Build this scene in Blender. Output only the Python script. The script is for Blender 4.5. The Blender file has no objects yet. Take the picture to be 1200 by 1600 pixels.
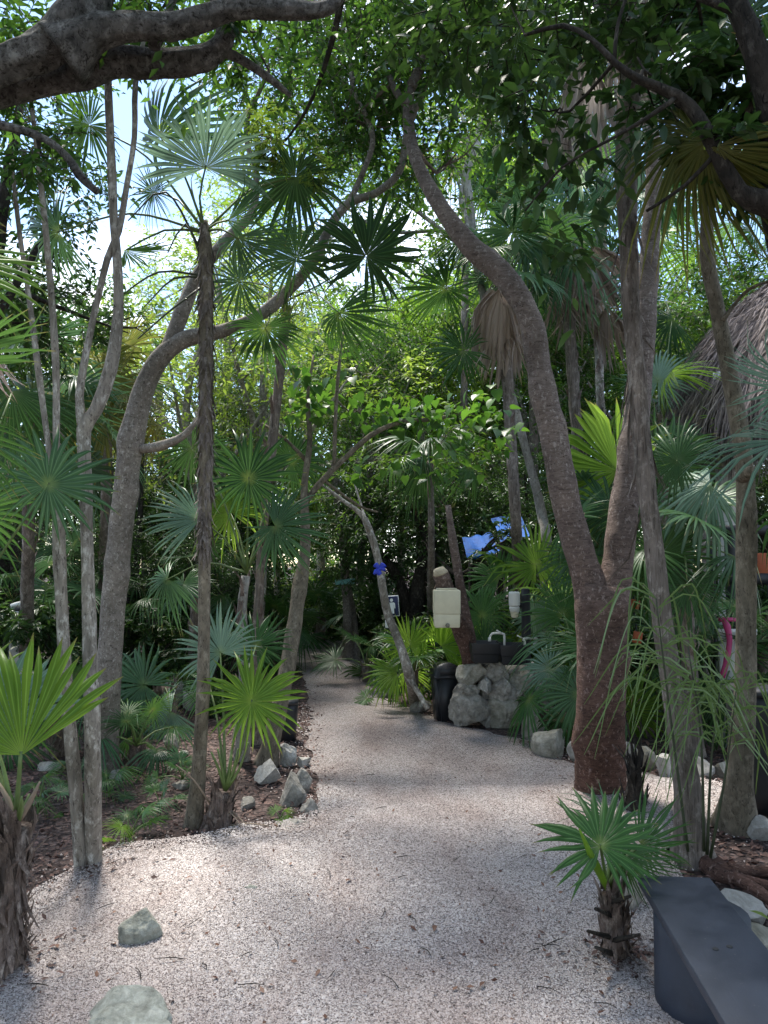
import bpy, bmesh, math, random
import numpy as np
from mathutils import Vector, Matrix
from mathutils.geometry import delaunay_2d_cdt

S = bpy.context.scene
C = S.collection
R = math.radians
random.seed(7)
RNG = np.random.default_rng(11)

# ------------------------------------------------------------------ camera
CAM_H, F, HORIZON = 1.6, 1200.0, 880.0
PITCH = math.atan((HORIZON - 800.0) / F)
cd = bpy.data.cameras.new('camera')
cam = bpy.data.objects.new('camera', cd)
C.objects.link(cam)
cam.location = (0, 0, CAM_H)
cam.rotation_euler = (math.pi / 2 + PITCH, 0, 0)
cd.sensor_fit = 'VERTICAL'; cd.sensor_height = 24.0; cd.lens = 24.0 * F / 1600.0
cd.clip_start = 0.05; cd.clip_end = 600
S.camera = cam

# ------------------------------------------------------------------ sky, sun, exposure
SUN_EL, SUN_AZ = R(64), R(-28)      # azimuth from +Y (ahead), negative = to the left
w = bpy.data.worlds.new("World"); S.world = w; w.use_nodes = True
wn, wl = w.node_tree.nodes, w.node_tree.links
bg = wn['Background']; bg.inputs['Strength'].default_value = 0.13
sky = wn.new('ShaderNodeTexSky'); sky.sky_type = 'NISHITA'; sky.sun_disc = False
sky.sun_elevation = SUN_EL; sky.sun_rotation = SUN_AZ
sky.air_density = 1.0; sky.dust_density = 0.2; sky.ozone_density = 1.3
tc = wn.new('ShaderNodeTexCoord'); mp = wn.new('ShaderNodeMapping'); mp.inputs['Scale'].default_value = (1.6, 1.6, 2.6)
mp.inputs['Location'].default_value = (0.62, 0.1, 0.0)
cn = wn.new('ShaderNodeTexNoise'); cn.inputs['Scale'].default_value = 2.1; cn.inputs['Detail'].default_value = 7; cn.inputs['Roughness'].default_value = .58
cr = wn.new('ShaderNodeValToRGB'); cr.color_ramp.elements[0].position = .50; cr.color_ramp.elements[1].position = .70
mx = wn.new('ShaderNodeMix'); mx.data_type = 'RGBA'; mx.inputs[7].default_value = (9.6, 9.9, 10.3, 1)
wl.new(tc.outputs['Generated'], mp.inputs['Vector']); wl.new(mp.outputs[0], cn.inputs['Vector'])
wl.new(cn.outputs['Fac'], cr.inputs['Fac']); wl.new(cr.outputs['Color'], mx.inputs[0])
wl.new(sky.outputs['Color'], mx.inputs[6]); wl.new(mx.outputs[2], bg.inputs['Color'])
sd = bpy.data.lights.new('sun', 'SUN'); sd.energy = 3.5; sd.angle = R(11); sd.color = (1.0, .95, .86)
sun = bpy.data.objects.new('sun', sd); C.objects.link(sun)
sdir = Vector((math.sin(SUN_AZ) * math.cos(SUN_EL), math.cos(SUN_AZ) * math.cos(SUN_EL), math.sin(SUN_EL)))
sun.rotation_euler = sdir.to_track_quat('Z', 'Y').to_euler()
sun.location = (0, 0, 30)
S.view_settings.view_transform = 'Standard'; S.view_settings.look = 'None'
S.view_settings.exposure = 1.52; S.view_settings.gamma = 1
S.view_settings.use_curve_mapping = False
S.render.engine = 'CYCLES'
S.cycles.max_bounces = 6; S.cycles.diffuse_bounces = 3; S.cycles.glossy_bounces = 2
S.cycles.transmission_bounces = 4; S.cycles.transparent_max_bounces = 6
S.cycles.use_denoising = True
S.cycles.sample_clamp_indirect = 4

# ------------------------------------------------------------------ picture to place
CP, SP = math.cos(PITCH), math.sin(PITCH)
def ray(px, py):
    u, v = (px - 600) / F, (800 - py) / F
    return Vector((u, CP - SP * v, SP + CP * v))
def P(px, py, d):
    r = ray(px, py); return Vector((0, 0, CAM_H)) + r * (d / r.y)
def G(px, py, z=0.0):
    r = ray(px, py); return Vector((0, 0, CAM_H)) + r * ((z - CAM_H) / r.z)

# ------------------------------------------------------------------ mesh helpers
def mk_mesh(name, V, faces, mat=None, smooth=False, uv=None):
    """V (N,3); faces: one array or a list of arrays (M,k)"""
    V = np.asarray(V, dtype=np.float32).reshape(-1, 3)
    if not isinstance(faces, list): faces = [faces]
    faces = [np.asarray(f, dtype=np.int32) for f in faces if len(f)]
    me = bpy.data.meshes.new(name)
    me.vertices.add(len(V)); me.vertices.foreach_set('co', V.ravel())
    idx = np.concatenate([f.ravel() for f in faces])
    tot = np.concatenate([np.full(len(f), f.shape[1], dtype=np.int32) for f in faces])
    st = np.concatenate([[0], np.cumsum(tot)[:-1]]).astype(np.int32)
    me.loops.add(len(idx)); me.loops.foreach_set('vertex_index', idx)
    me.polygons.add(len(tot)); me.polygons.foreach_set('loop_start', st); me.polygons.foreach_set('loop_total', tot)
    if smooth: me.polygons.foreach_set('use_smooth', np.ones(len(tot), dtype=bool))
    if uv is not None:
        l = me.uv_layers.new(name='UVMap'); l.data.foreach_set('uv', np.asarray(uv, dtype=np.float32)[idx].ravel())
    me.update(calc_edges=True)
    if mat: me.materials.append(mat)
    return me

def bm_mesh(name, bm, mat, smooth=False):
    me = bpy.data.meshes.new(name); bm.to_mesh(me); bm.free()
    if smooth: me.polygons.foreach_set('use_smooth', np.ones(len(me.polygons), dtype=bool))
    if mat: me.materials.append(mat)
    return me

def link(name, me, parent=None, matrix=None, kind=None):
    o = bpy.data.objects.new(name, me); C.objects.link(o)
    if parent: o.parent = parent
    if matrix is not None: o.matrix_basis = matrix
    if kind: o['kind'] = kind
    return o
def tag(o, label, cat, group=None):
    o['label'] = label; o['category'] = cat
    if group: o['group'] = group
    return o
def thing(name, label, cat, loc=(0, 0, 0), group=None, rotz=0):
    o = bpy.data.objects.new(name, None); C.objects.link(o)
    o.empty_display_size = .1
    o.location = loc; o.rotation_euler = (0, 0, rotz)
    return tag(o, label, cat, group)
def wpart(name, V, faces, mat, root, smooth=False, kind=None, uv=None):
    """a part given in world coordinates under an unrotated root"""
    V = np.asarray(V, dtype=np.float32) - np.array(root.location, dtype=np.float32)
    return link(name, mk_mesh(name, V, faces, mat, smooth, uv), root, kind=kind)

def snoise(Pn, scale=1.0, seed=0):
    """cheap smooth pseudo noise in about -1..1"""
    r = np.random.default_rng(seed + 101)
    out = np.zeros(len(Pn)); a = 1.0; tot = 0
    for o in range(3):
        for k in range(3):
            d = r.normal(size=3); d /= np.linalg.norm(d)
            out += a * np.sin(Pn @ d * scale * (2 ** o) * 2.2 + r.uniform(0, 6.28)) / 3 ** .5
        tot += a; a *= .55
    return out / tot

def smooth_path(pts, radii, step=.09):
    pts = np.array([list(p) for p in pts], dtype=float); radii = np.array(radii, dtype=float)
    if len(pts) < 3:
        n = max(2, int(np.linalg.norm(pts[1] - pts[0]) / step)); t = np.linspace(0, 1, n + 1)[:, None]
        return pts[0] * (1 - t) + pts[1] * t, np.interp(t[:, 0], [0, 1], radii)
    e = np.vstack([2 * pts[0] - pts[1], pts, 2 * pts[-1] - pts[-2]])
    O, Rr = [], []
    for i in range(1, len(e) - 2):
        p0, p1, p2, p3 = e[i - 1:i + 3]
        n = max(2, int(np.linalg.norm(p2 - p1) / step))
        for k in range(n):
            t = k / n
            O.append(.5 * (2 * p1 + (p2 - p0) * t + (2 * p0 - 5 * p1 + 4 * p2 - p3) * t * t + (3 * p1 - p0 - 3 * p2 + p3) * t ** 3))
            Rr.append(radii[i - 1] * (1 - t) + radii[i] * t)
    O.append(pts[-1]); Rr.append(radii[-1])
    return np.array(O), np.array(Rr)

def tube(pts, radii, sides=10, step=.09, rough=.0, rscale=6., seed=0, flare=0, cap=True, ridges=0):
    Pn, Rr = smooth_path(pts, radii, step)
    n = len(Pn)
    T = np.gradient(Pn, axis=0); T /= np.linalg.norm(T, axis=1)[:, None] + 1e-9
    ref = np.array([1, 0, 0.]) if abs(T[0][0]) < .8 else np.array([0, 1., 0])
    N = np.zeros_like(Pn); u = ref
    for i in range(n):
        u = u - T[i] * (u @ T[i]); u /= np.linalg.norm(u); N[i] = u
    B = np.cross(T, N)
    a = np.linspace(0, 2 * np.pi, sides, endpoint=False)
    rr = Rr[:, None] * np.ones(sides)[None]
    if flare:
        dist = np.concatenate([[0], np.cumsum(np.linalg.norm(np.diff(Pn, axis=0), axis=1))])
        k = flare * np.exp(-dist / (Rr[0] * 1.3))
        rr *= 1 + k[:, None] * (1 + .35 * np.sin(a * 3 + seed)[None] + .3 * np.sin(a * 5 + 2 * seed)[None])
    V = Pn[:, None] + (N[:, None] * np.cos(a)[None, :, None] + B[:, None] * np.sin(a)[None, :, None]) * rr[..., None]
    if rough:
        nz = snoise(V.reshape(-1, 3), rscale, seed).reshape(n, sides)
        if ridges: nz = nz + ridges * np.sin(a[None] * 6 + 2 * np.sin(np.arange(n) * .13)[:, None])
        V = Pn[:, None] + (V - Pn[:, None]) * (1 + rough * nz)[..., None]
    if rough > .025 and n > 12:      # knots and swellings
        rk = np.random.default_rng(seed + 7)
        for q in range(int(n / 9) + 1):
            i0, a0 = rk.integers(2, n - 2), rk.uniform(0, 6.28); amp = rk.uniform(.08, .3); wi = rk.uniform(1, 2.2) * max(1, Rr[i0] / step * .5)
            da = np.abs((a - a0 + np.pi) % (2 * np.pi) - np.pi)
            g_ = amp * np.exp(-((np.arange(n)[:, None] - i0) / wi) ** 2 - (da[None] / .5) ** 2); V = Pn[:, None] + (V - Pn[:, None]) * (1 + g_)[..., None]
    V = V.reshape(-1, 3)
    i = np.arange(n - 1)[:, None] * sides; j = np.arange(sides)[None]; j2 = (j + 1) % sides
    Fq = np.stack([i + j, i + j2, i + sides + j2, i + sides + j], -1).reshape(-1, 4)
    fs = [Fq]
    if cap:
        V = np.vstack([V, Pn[:1], Pn[-1:]])
        c0, c1 = n * sides, n * sides + 1
        jj = np.arange(sides); k = (jj + 1) % sides
        fs.append(np.stack([np.full(sides, c0), k, jj], -1))
        b = (n - 1) * sides
        fs.append(np.stack([np.full(sides, c1), b + jj, b + k], -1))
    return V, fs
def join(items):
    Vs, by, off = [], {}, 0
    for V, fs in items:
        V = np.asarray(V, dtype=float)
        if not isinstance(fs, list): fs = [fs]
        for f in fs:
            f = np.asarray(f)
            if len(f): by.setdefault(f.shape[1], []).append(f + off)
        Vs.append(V); off += len(V)
    return np.vstack(Vs), [np.vstack(v) for v in by.values()]

def box_vf(c, s, rot=None):
    x, y, z = [k / 2 for k in s]
    V = np.array([[-x, -y, -z], [x, -y, -z], [x, y, -z], [-x, y, -z], [-x, -y, z], [x, -y, z], [x, y, z], [-x, y, z]])
    if rot is not None: V = V @ np.array(rot.to_3x3()).T
    Fq = np.array([[0, 3, 2, 1], [4, 5, 6, 7], [0, 1, 5, 4], [1, 2, 6, 5], [2, 3, 7, 6], [3, 0, 4, 7]])
    return V + np.array(c), Fq
def bev_box(name, size, mat, bev=.01, seg=2, taper=1.0):
    bm = bmesh.new(); bmesh.ops.create_cube(bm, size=1)
    for v in bm.verts:
        k = taper if v.co.z < 0 else 1
        v.co.x *= size[0] * k; v.co.y *= size[1] * k; v.co.z *= size[2]
    bmesh.ops.bevel(bm, geom=bm.edges[:], offset=bev, segments=seg, affect='EDGES', profile=.5)
    return bm_mesh(name, bm, mat, True)

def rock_mesh(name, size, seed, mat, sub=4, cuts=12, rough=.055, edge=(.45, .82)):
    bm = bmesh.new(); bmesh.ops.create_icosphere(bm, subdivisions=sub, radius=1)
    V = np.array([v.co[:] for v in bm.verts]); r = np.random.default_rng(seed)
    for k in range(cuts):
        n = r.normal(size=3); n /= np.linalg.norm(n); c = r.uniform(*edge)
        V -= np.maximum(0, V @ n - c)[:, None] * n
    V *= (1 + rough * snoise(V, 2.6, seed) + rough * .7 * snoise(V, 8, seed + 3) + rough * .45 * snoise(V, 19, seed + 5))[:, None]
    V = V / np.abs(V).max(0) * np.array(size) / 2
    for v, c in zip(bm.verts, V): v.co = c
    return bm_mesh(name, bm, mat, False)

# ------------------------------------------------------------------ materials
def nt(name):
    m = bpy.data.materials.new(name); m.use_nodes = True
    return m, m.node_tree.nodes, m.node_tree.links, m.node_tree.nodes['Principled BSDF']
def ramp(n, stops):
    r = n.new('ShaderNodeValToRGB'); e = r.color_ramp.elements
    while len(e) < len(stops): e.new(.5)
    for k, (p, c) in enumerate(stops):
        e[k].position = p; e[k].color = (*c, 1)
    return r
def coords(n, l, scale=(1, 1, 1), out='Object'):
    t = n.new('ShaderNodeTexCoord'); m = n.new('ShaderNodeMapping'); m.inputs['Scale'].default_value = scale
    l.new(t.outputs[out], m.inputs['Vector']); return m.outputs[0]
def noise(n, l, vec, scale, detail=6, rough=.6, dist=0):
    t = n.new('ShaderNodeTexNoise'); t.inputs['Scale'].default_value = scale; t.inputs['Detail'].default_value = detail
    t.inputs['Roughness'].default_value = rough; t.inputs['Distortion'].default_value = dist
    l.new(vec, t.inputs['Vector']); return t.outputs['Fac']
def mixc(n, l, fac, a, b, mode='MIX'):
    m = n.new('ShaderNodeMix'); m.data_type = 'RGBA'; m.blend_type = mode
    for s, v in ((0, fac), (6, a), (7, b)):
        if hasattr(v, 'links'): l.new(v, m.inputs[s])
        else: m.inputs[s].default_value = v if s == 0 else (*v, 1)
    return m.outputs[2]
def bump(n, l, bsdf, h, strength=.5, dist=.01):
    b = n.new('ShaderNodeBump'); b.inputs['Strength'].default_value = strength; b.inputs['Distance'].default_value = dist
    l.new(h, b.inputs['Height']); l.new(b.outputs[0], bsdf.inputs['Normal'])

def bark(name, c1, c2, c3, sc=(9, 9, 2.2), patch=1.0, bs=.8, bd=.012, thr=(.52, .64), ps=22, top=None, crack=(.36, .46)):
    m, n, l, b = nt(name)
    v = coords(n, l, sc); v2 = coords(n, l, (1, 1, .6))
    a = noise(n, l, v, 3.0, 9, .68, .6)
    r = ramp(n, [(.32, c1), (.68, c2)]); l.new(a, r.inputs[0])
    p = noise(n, l, v2, ps, 7, .7)
    rp = ramp(n, [(thr[0], (0, 0, 0)), (thr[1], (patch,) * 3)]); l.new(p, rp.inputs[0])
    c = mixc(n, l, rp.outputs[0], r.outputs[0], c3)
    if top:   # the bark turns greyer above head height
        tz = n.new('ShaderNodeTexCoord'); sz = n.new('ShaderNodeSeparateXYZ'); l.new(tz.outputs['Object'], sz.inputs[0])
        mr = n.new('ShaderNodeMapRange'); mr.interpolation_type = 'SMOOTHSTEP'; mr.inputs[1].default_value = .3; mr.inputs[2].default_value = 3.0; l.new(sz.outputs[2], mr.inputs[0])
        r2 = ramp(n, [(.32, top[0]), (.68, top[1])]); l.new(a, r2.inputs[0])
        c = mixc(n, l, mr.outputs[0], c, mixc(n, l, rp.outputs[0], r2.outputs[0], top[2]))
    v3 = coords(n, l, (sc[0] * 1.5, sc[1] * 1.5, sc[2] * 1.5))
    f = noise(n, l, v3, 4.2, 8, .75, 1.2)          # cracks and flecks
    ck = ramp(n, [(crack[0], (.22, .2, .19)), (crack[1], (1, 1, 1)), (.6, (1, 1, 1)), (.7, (1.5, 1.5, 1.5))]); l.new(f, ck.inputs[0])
    c = mixc(n, l, 1, c, ck.outputs[0], 'MULTIPLY')
    bg_ = noise(n, l, coords(n, l), 2.3, 4, .6); br_ = ramp(n, [(.28, (.52, .51, .47)), (.5, (1, 1, 1)), (.72, (1.35, 1.34, 1.3))]); l.new(bg_, br_.inputs[0])
    c = mixc(n, l, 1, c, br_.outputs[0], 'MULTIPLY')
    l.new(c, b.inputs['Base Color']); b.inputs['Roughness'].default_value = .92; b.inputs['Specular IOR Level'].default_value = .25
    hm_ = n.new('ShaderNodeMath'); hm_.operation = 'MULTIPLY_ADD'; l.new(f, hm_.inputs[0]); hm_.inputs[1].default_value = .8; l.new(a, hm_.inputs[2])
    bump(n, l, b, hm_.outputs[0], bs, bd); return m
def foliage(name, dark, light, trans=.4, rough=.5, tcol=1.6, vein=True):
    m, n, l, b = nt(name)
    g = n.new('ShaderNodeNewGeometry'); oi = n.new('ShaderNodeObjectInfo')
    ad = n.new('ShaderNodeMath'); ad.operation = 'ADD'
    l.new(g.outputs['Random Per Island'], ad.inputs[0]); l.new(oi.outputs['Random'], ad.inputs[1])
    fr = n.new('ShaderNodeMath'); fr.operation = 'FRACT'; l.new(ad.outputs[0], fr.inputs[0])
    r = ramp(n, [(0, dark), (1, light)]); l.new(fr.outputs[0], r.inputs[0])
    l.new(r.outputs[0], b.inputs['Base Color']); b.inputs['Roughness'].default_value = rough
    tr = n.new('ShaderNodeBsdfTranslucent')
    hs = n.new('ShaderNodeHueSaturation'); hs.inputs['Hue'].default_value = .485; hs.inputs['Saturation'].default_value = 1.1; hs.inputs['Value'].default_value = tcol
    l.new(r.outputs[0], hs.inputs['Color']); l.new(hs.outputs[0], tr.inputs['Color'])
    ms = n.new('ShaderNodeMixShader'); ms.inputs[0].default_value = trans
    l.new(b.outputs[0], ms.inputs[1]); l.new(tr.outputs[0], ms.inputs[2]); l.new(ms.outputs[0], n['Material Output'].inputs['Surface'])
    return m
def palm_mat(name, dark, light, hub=(.16, .22, .05), trans=.33, rough=.38, tcol=1.9, rib=.35):
    m, n, l, b = nt(name)
    oi = n.new('ShaderNodeObjectInfo'); uv = n.new('ShaderNodeUVMap'); sx = n.new('ShaderNodeSeparateXYZ'); l.new(uv.outputs[0], sx.inputs[0])
    g = n.new('ShaderNodeNewGeometry')
    av = n.new('ShaderNodeMix'); av.data_type = 'FLOAT'; av.inputs[0].default_value = .35
    l.new(oi.outputs['Random'], av.inputs[2]); l.new(g.outputs['Random Per Island'], av.inputs[3])
    r = ramp(n, [(0.1, dark), (.9, light)]); l.new(av.outputs[0], r.inputs[0])
    # pale midrib along each segment, yellowish hub, browned tips
    q = n.new('ShaderNodeMath'); q.operation = 'SUBTRACT'; l.new(sx.outputs[0], q.inputs[0]); q.inputs[1].default_value = .5
    q2 = n.new('ShaderNodeMath'); q2.operation = 'ABSOLUTE'; l.new(q.outputs[0], q2.inputs[0])
    rr = ramp(n, [(.03, (rib,) * 3), (.12, (0, 0, 0))]); l.new(q2.outputs[0], rr.inputs[0])
    c = mixc(n, l, rr.outputs[0], r.outputs[0], tuple(min(1, k * 1.9 + .03) for k in light))
    hr = ramp(n, [(.015, (.75,) * 3), (.17, (0, 0, 0))]); l.new(sx.outputs[1], hr.inputs[0])
    c = mixc(n, l, hr.outputs[0], c, hub)
    st = noise(n, l, uv.outputs[0], 30, 3, .6)
    tip = n.new('ShaderNodeMath'); tip.operation = 'MULTIPLY_ADD'; l.new(st, tip.inputs[0]); tip.inputs[1].default_value = .22; l.new(sx.outputs[1], tip.inputs[2])
    tp = ramp(n, [(1.0, (0, 0, 0)), (1.0, (0, 0, 0))]); tp.color_ramp.elements[0].position = .93; tp.color_ramp.elements[1].color = (.7, .7, .7, 1)
    tm = n.new('ShaderNodeMath'); tm.operation = 'MULTIPLY'; tm.inputs[1].default_value = .93; l.new(tip.outputs[0], tm.inputs[0]); l.new(tm.outputs[0], tp.inputs[0])
    c = mixc(n, l, tp.outputs[0], c, (.2, .15, .06))
    l.new(c, b.inputs['Base Color']); b.inputs['Roughness'].default_value = rough; b.inputs['Specular IOR Level'].default_value = .3
    tr = n.new('ShaderNodeBsdfTranslucent'); hs = n.new('ShaderNodeHueSaturation'); hs.inputs['Hue'].default_value = .48; hs.inputs['Value'].default_value = tcol
    l.new(c, hs.inputs['Color']); l.new(hs.outputs[0], tr.inputs['Color'])
    ms = n.new('ShaderNodeMixShader'); ms.inputs[0].default_value = trans
    l.new(b.outputs[0], ms.inputs[1]); l.new(tr.outputs[0], ms.inputs[2]); l.new(ms.outputs[0], n['Material Output'].inputs['Surface'])
    return m
def plain(name, col, rough=.6, var=.15, sc=6, spec=.5, bs=0.15, bd=.004, metal=0):
    m, n, l, b = nt(name)
    v = coords(n, l); a = noise(n, l, v, sc, 7, .65)
    lo = tuple(k * (1 - var) for k in col); hi = tuple(min(1, k * (1 + var)) for k in col)
    r = ramp(n, [(.3, lo), (.7, hi)]); l.new(a, r.inputs[0]); l.new(r.outputs[0], b.inputs['Base Color'])
    b.inputs['Roughness'].default_value = rough; b.inputs['Specular IOR Level'].default_value = spec; b.inputs['Metallic'].default_value = metal
    a2 = noise(n, l, v, sc * 9, 5, .7); bump(n, l, b, a2, bs, bd); return m
def stone_mat(name, c1, c2, c3, sc=5, bs=.8, bd=.02):
    m, n, l, b = nt(name)
    v = coords(n, l); a = noise(n, l, v, sc, 9, .7, .4)
    r = ramp(n, [(.3, c1), (.52, c2), (.72, c3)]); l.new(a, r.inputs[0])
    vo = n.new('ShaderNodeTexVoronoi'); vo.inputs['Scale'].default_value = sc * 7; l.new(v, vo.inputs['Vector'])
    pr = ramp(n, [(.0, (.6,) * 3), (.22, (1,) * 3)]); l.new(vo.outputs['Distance'], pr.inputs[0])
    c = mixc(n, l, .7, r.outputs[0], pr.outputs[0], 'MULTIPLY')
    oi = n.new('ShaderNodeObjectInfo'); orr = ramp(n, [(0, (.72, .7, .66)), (1, (1.1, 1.1, 1.1))]); l.new(oi.outputs['Random'], orr.inputs[0])
    c = mixc(n, l, 1.0, c, orr.outputs[0], 'MULTIPLY')
    l.new(c, b.inputs['Base Color']); b.inputs['Roughness'].default_value = .95
    a2 = noise(n, l, v, sc * 4, 10, .75); bump(n, l, b, a2, bs, bd); return m

M = {}
M['bark_pale'] = bark('pale_mottled_bark', (.15, .13, .11), (.37, .335, .29), (.58, .55, .50))
M['bark_brown'] = bark('brown_grey_bark', (.15, .13, .112), (.30, .262, .232), (.50, .465, .43), (6, 6, 8), .7, .5, .006, (.55, .62), 55)
M['bark_grey'] = bark('grey_gnarled_bark', (.06, .055, .05), (.31, .285, .265), (.46, .435, .405), (5, 5, 5), .7, 1, .05, crack=(.38, .48))
M['bark_red'] = bark('peeling_red_bark', (.06, .032, .025), (.16, .09, .07), (.33, .23, .20), (4, 4, 14), .7, 1, .012, (.56, .62), 42, ((.13, .10, .088), (.29, .24, .215), (.46, .41, .38)))
M['bark_redgrey'] = bark('grey_red_bark', (.11, .08, .068), (.25, .195, .17), (.42, .37, .34), (4, 4, 10), .8, .9, .01, (.53, .6), 42)
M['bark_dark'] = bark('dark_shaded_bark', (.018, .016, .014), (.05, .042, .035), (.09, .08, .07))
M['bark_shag'] = bark('shaggy_palm_bark', (.085, .06, .05), (.31, .235, .20), (.47, .39, .34), (16, 16, 1.6), .8, 1, .02)
M['bark_peel'] = bark('fibrous_palm_bark', (.11, .09, .075), (.30, .25, .22), (.42, .37, .33), (13, 13, .9), .8, 1, .015)
M['bark_ring'] = bark('ringed_palm_bark', (.12, .105, .08), (.22, .20, .155), (.29, .27, .21), (3, 3, 16), .6, .8, .01)
M['bark_moss'] = bark('olive_brown_bark', (.095, .082, .06), (.22, .185, .14), (.32, .28, .22), (8, 8, 3), .7, .7, .01)
M['bark_white'] = bark('whitish_bark', (.2, .18, .16), (.42, .40, .37), (.12, .11, .10), (7, 7, 3), .7, .6, .008, (.55, .66))
M['leaf_mid'] = foliage('mid_green_leaf', (.022, .068, .014), (.075, .16, .032), .45)
M['leaf_dark'] = foliage('dark_green_leaf', (.02, .052, .014), (.055, .115, .028), .36, .42)
M['leaf_bright'] = foliage('bright_green_leaf', (.065, .15, .022), (.17, .29, .055), .48)
M['leaf_yellow'] = foliage('yellow_green_leaf', (.11, .19, .03), (.24, .34, .08), .5)
M['leaf_olive'] = foliage('olive_leaf', (.05, .075, .028), (.12, .15, .06), .35)
M['leaf_heart'] = foliage('heart_leaf', (.034, .095, .018), (.085, .19, .035), .45, .4)
M['litter'] = foliage('dead_leaf', (.035, .016, .013), (.19, .11, .09), .05, .8, 1.0)
M['leaf_red'] = foliage('fallen_red_brown_leaf', (.09, .035, .022), (.20, .10, .06), .05, .6, 1.0)
M['palm_green'] = palm_mat('green_palm_leaf', (.02, .068, .014), (.055, .14, .028))
M['palm_dark'] = palm_mat('dark_palm_leaf', (.017, .056, .014), (.04, .098, .024), (.06, .10, .03), .22)
M['palm_bright'] = palm_mat('bright_palm_leaf', (.085, .185, .018), (.155, .28, .034), (.18, .28, .05), .58)
M['palm_blue'] = palm_mat('bluish_palm_leaf', (.026, .076, .028), (.062, .138, .056), (.14, .21, .06), .22, .40)
M['palm_silver'] = palm_mat('silvery_palm_leaf', (.09, .165, .11), (.16, .25, .18), (.2, .28, .12), .25, .36)
M['palm_yellow'] = palm_mat('yellowing_palm_leaf', (.06, .085, .018), (.16, .15, .03), (.14, .14, .04), .35)
M['palm_dead'] = palm_mat('dead_palm_leaf', (.32, .25, .215), (.56, .46, .405), (.4, .31, .25), .3, .8, 1.1, .2)
M['palm_grey'] = palm_mat('grey_dead_palm_leaf', (.28, .26, .245), (.52, .49, .47), (.4, .37, .35), .3, .8, 1.1, .2)
M['petiole'] = plain('green_petiole', (.10, .15, .04), .5, .3)
M['petiole_dark'] = plain('dark_petiole', (.035, .045, .02), .5, .3)
M['petiole_dead'] = plain('dry_petiole', (.25, .19, .14), .8, .3)
M['stone'] = stone_mat('weathered_limestone', (.14, .13, .115), (.40, .375, .34), (.66, .63, .59), 13)
M['stone_green'] = stone_mat('greenish_limestone', (.17, .17, .14), (.36, .365, .315), (.56, .565, .51), 19, .9, .012)
M['stone_white'] = stone_mat('pale_limestone', (.26, .25, .22), (.46, .44, .41), (.64, .62, .59), 14)
M['stone_moss'] = stone_mat('mossy_limestone', (.13, .125, .09), (.34, .32, .27), (.52, .495, .44), 12)
M['black_plastic'] = plain('black_plastic', (.018, .019, .022), .42, .2, 4, .45, .05)
m, n, l, b = nt('blue_black_paint'); v = coords(n, l)
a = noise(n, l, coords(n, l, (1, 1, 1)), 4, 8, .7); r = ramp(n, [(.35, (.014, .019, .033)), (.62, (.030, .038, .058))]); l.new(a, r.inputs[0])
d1 = noise(n, l, coords(n, l, (30, 3, 30)), 3, 9, .8, .4); dr = ramp(n, [(.60, (0, 0, 0)), (.72, (.55, .55, .55))]); l.new(d1, dr.inputs[0])
d2 = noise(n, l, v, 60, 4, .7); ds = ramp(n, [(.66, (0, 0, 0)), (.72, (.8, .8, .8))]); l.new(d2, ds.inputs[0])
c = mixc(n, l, dr.outputs[0], r.outputs[0], (.06, .066, .078)); c = mixc(n, l, ds.outputs[0], c, (.13, .125, .115)); l.new(c, b.inputs['Base Color'])
rr = ramp(n, [(.3, (.42,) * 3), (.7, (.72,) * 3)]); l.new(a, rr.inputs[0]); l.new(rr.outputs[0], b.inputs['Roughness']); bump(n, l, b, d1, .3, .004)
M['bench_paint'] = m
M['black_wood'] = plain('black_painted_timber', (.016, .017, .02), .6, .3)
M['cream'] = plain('cream_plastic', (.62, .58, .43), .45, .14, 5, .5, .03)
M['white_plastic'] = plain('white_plastic', (.68, .68, .64), .4, .05)
M['white_paint'] = plain('white_paint', (.55, .55, .54), .6, .1)
M['sign_blue'] = plain('sign_blue', (.018, .022, .075), .4, .08)
M['sign_white'] = plain('sign_white', (.7, .72, .72), .5, .03)
M['teal'] = plain('teal_paint', (.22, .50, .49), .6, .2)
M['ribbon'] = plain('blue_ribbon', (.025, .055, .55), .35, .15)
M['tarp'] = plain('blue_tarpaulin', (.008, .09, .36), .7, .3, 9, .2)
M['thatch'] = foliage('thatch_straw', (.06, .047, .042), (.34, .27, .245), .05, .85, 1.0)
M['orange'] = plain('orange_panel', (.42, .10, .035), .6, .2)
M['pink'] = plain('magenta_strap', (.36, .03, .13), .6, .2)
M['yellow'] = plain('yellow_flower', (.65, .42, .03), .6, .2)
M['cutwood'] = plain('fresh_cut_wood', (.50, .42, .30), .8, .25, 12)

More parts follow.
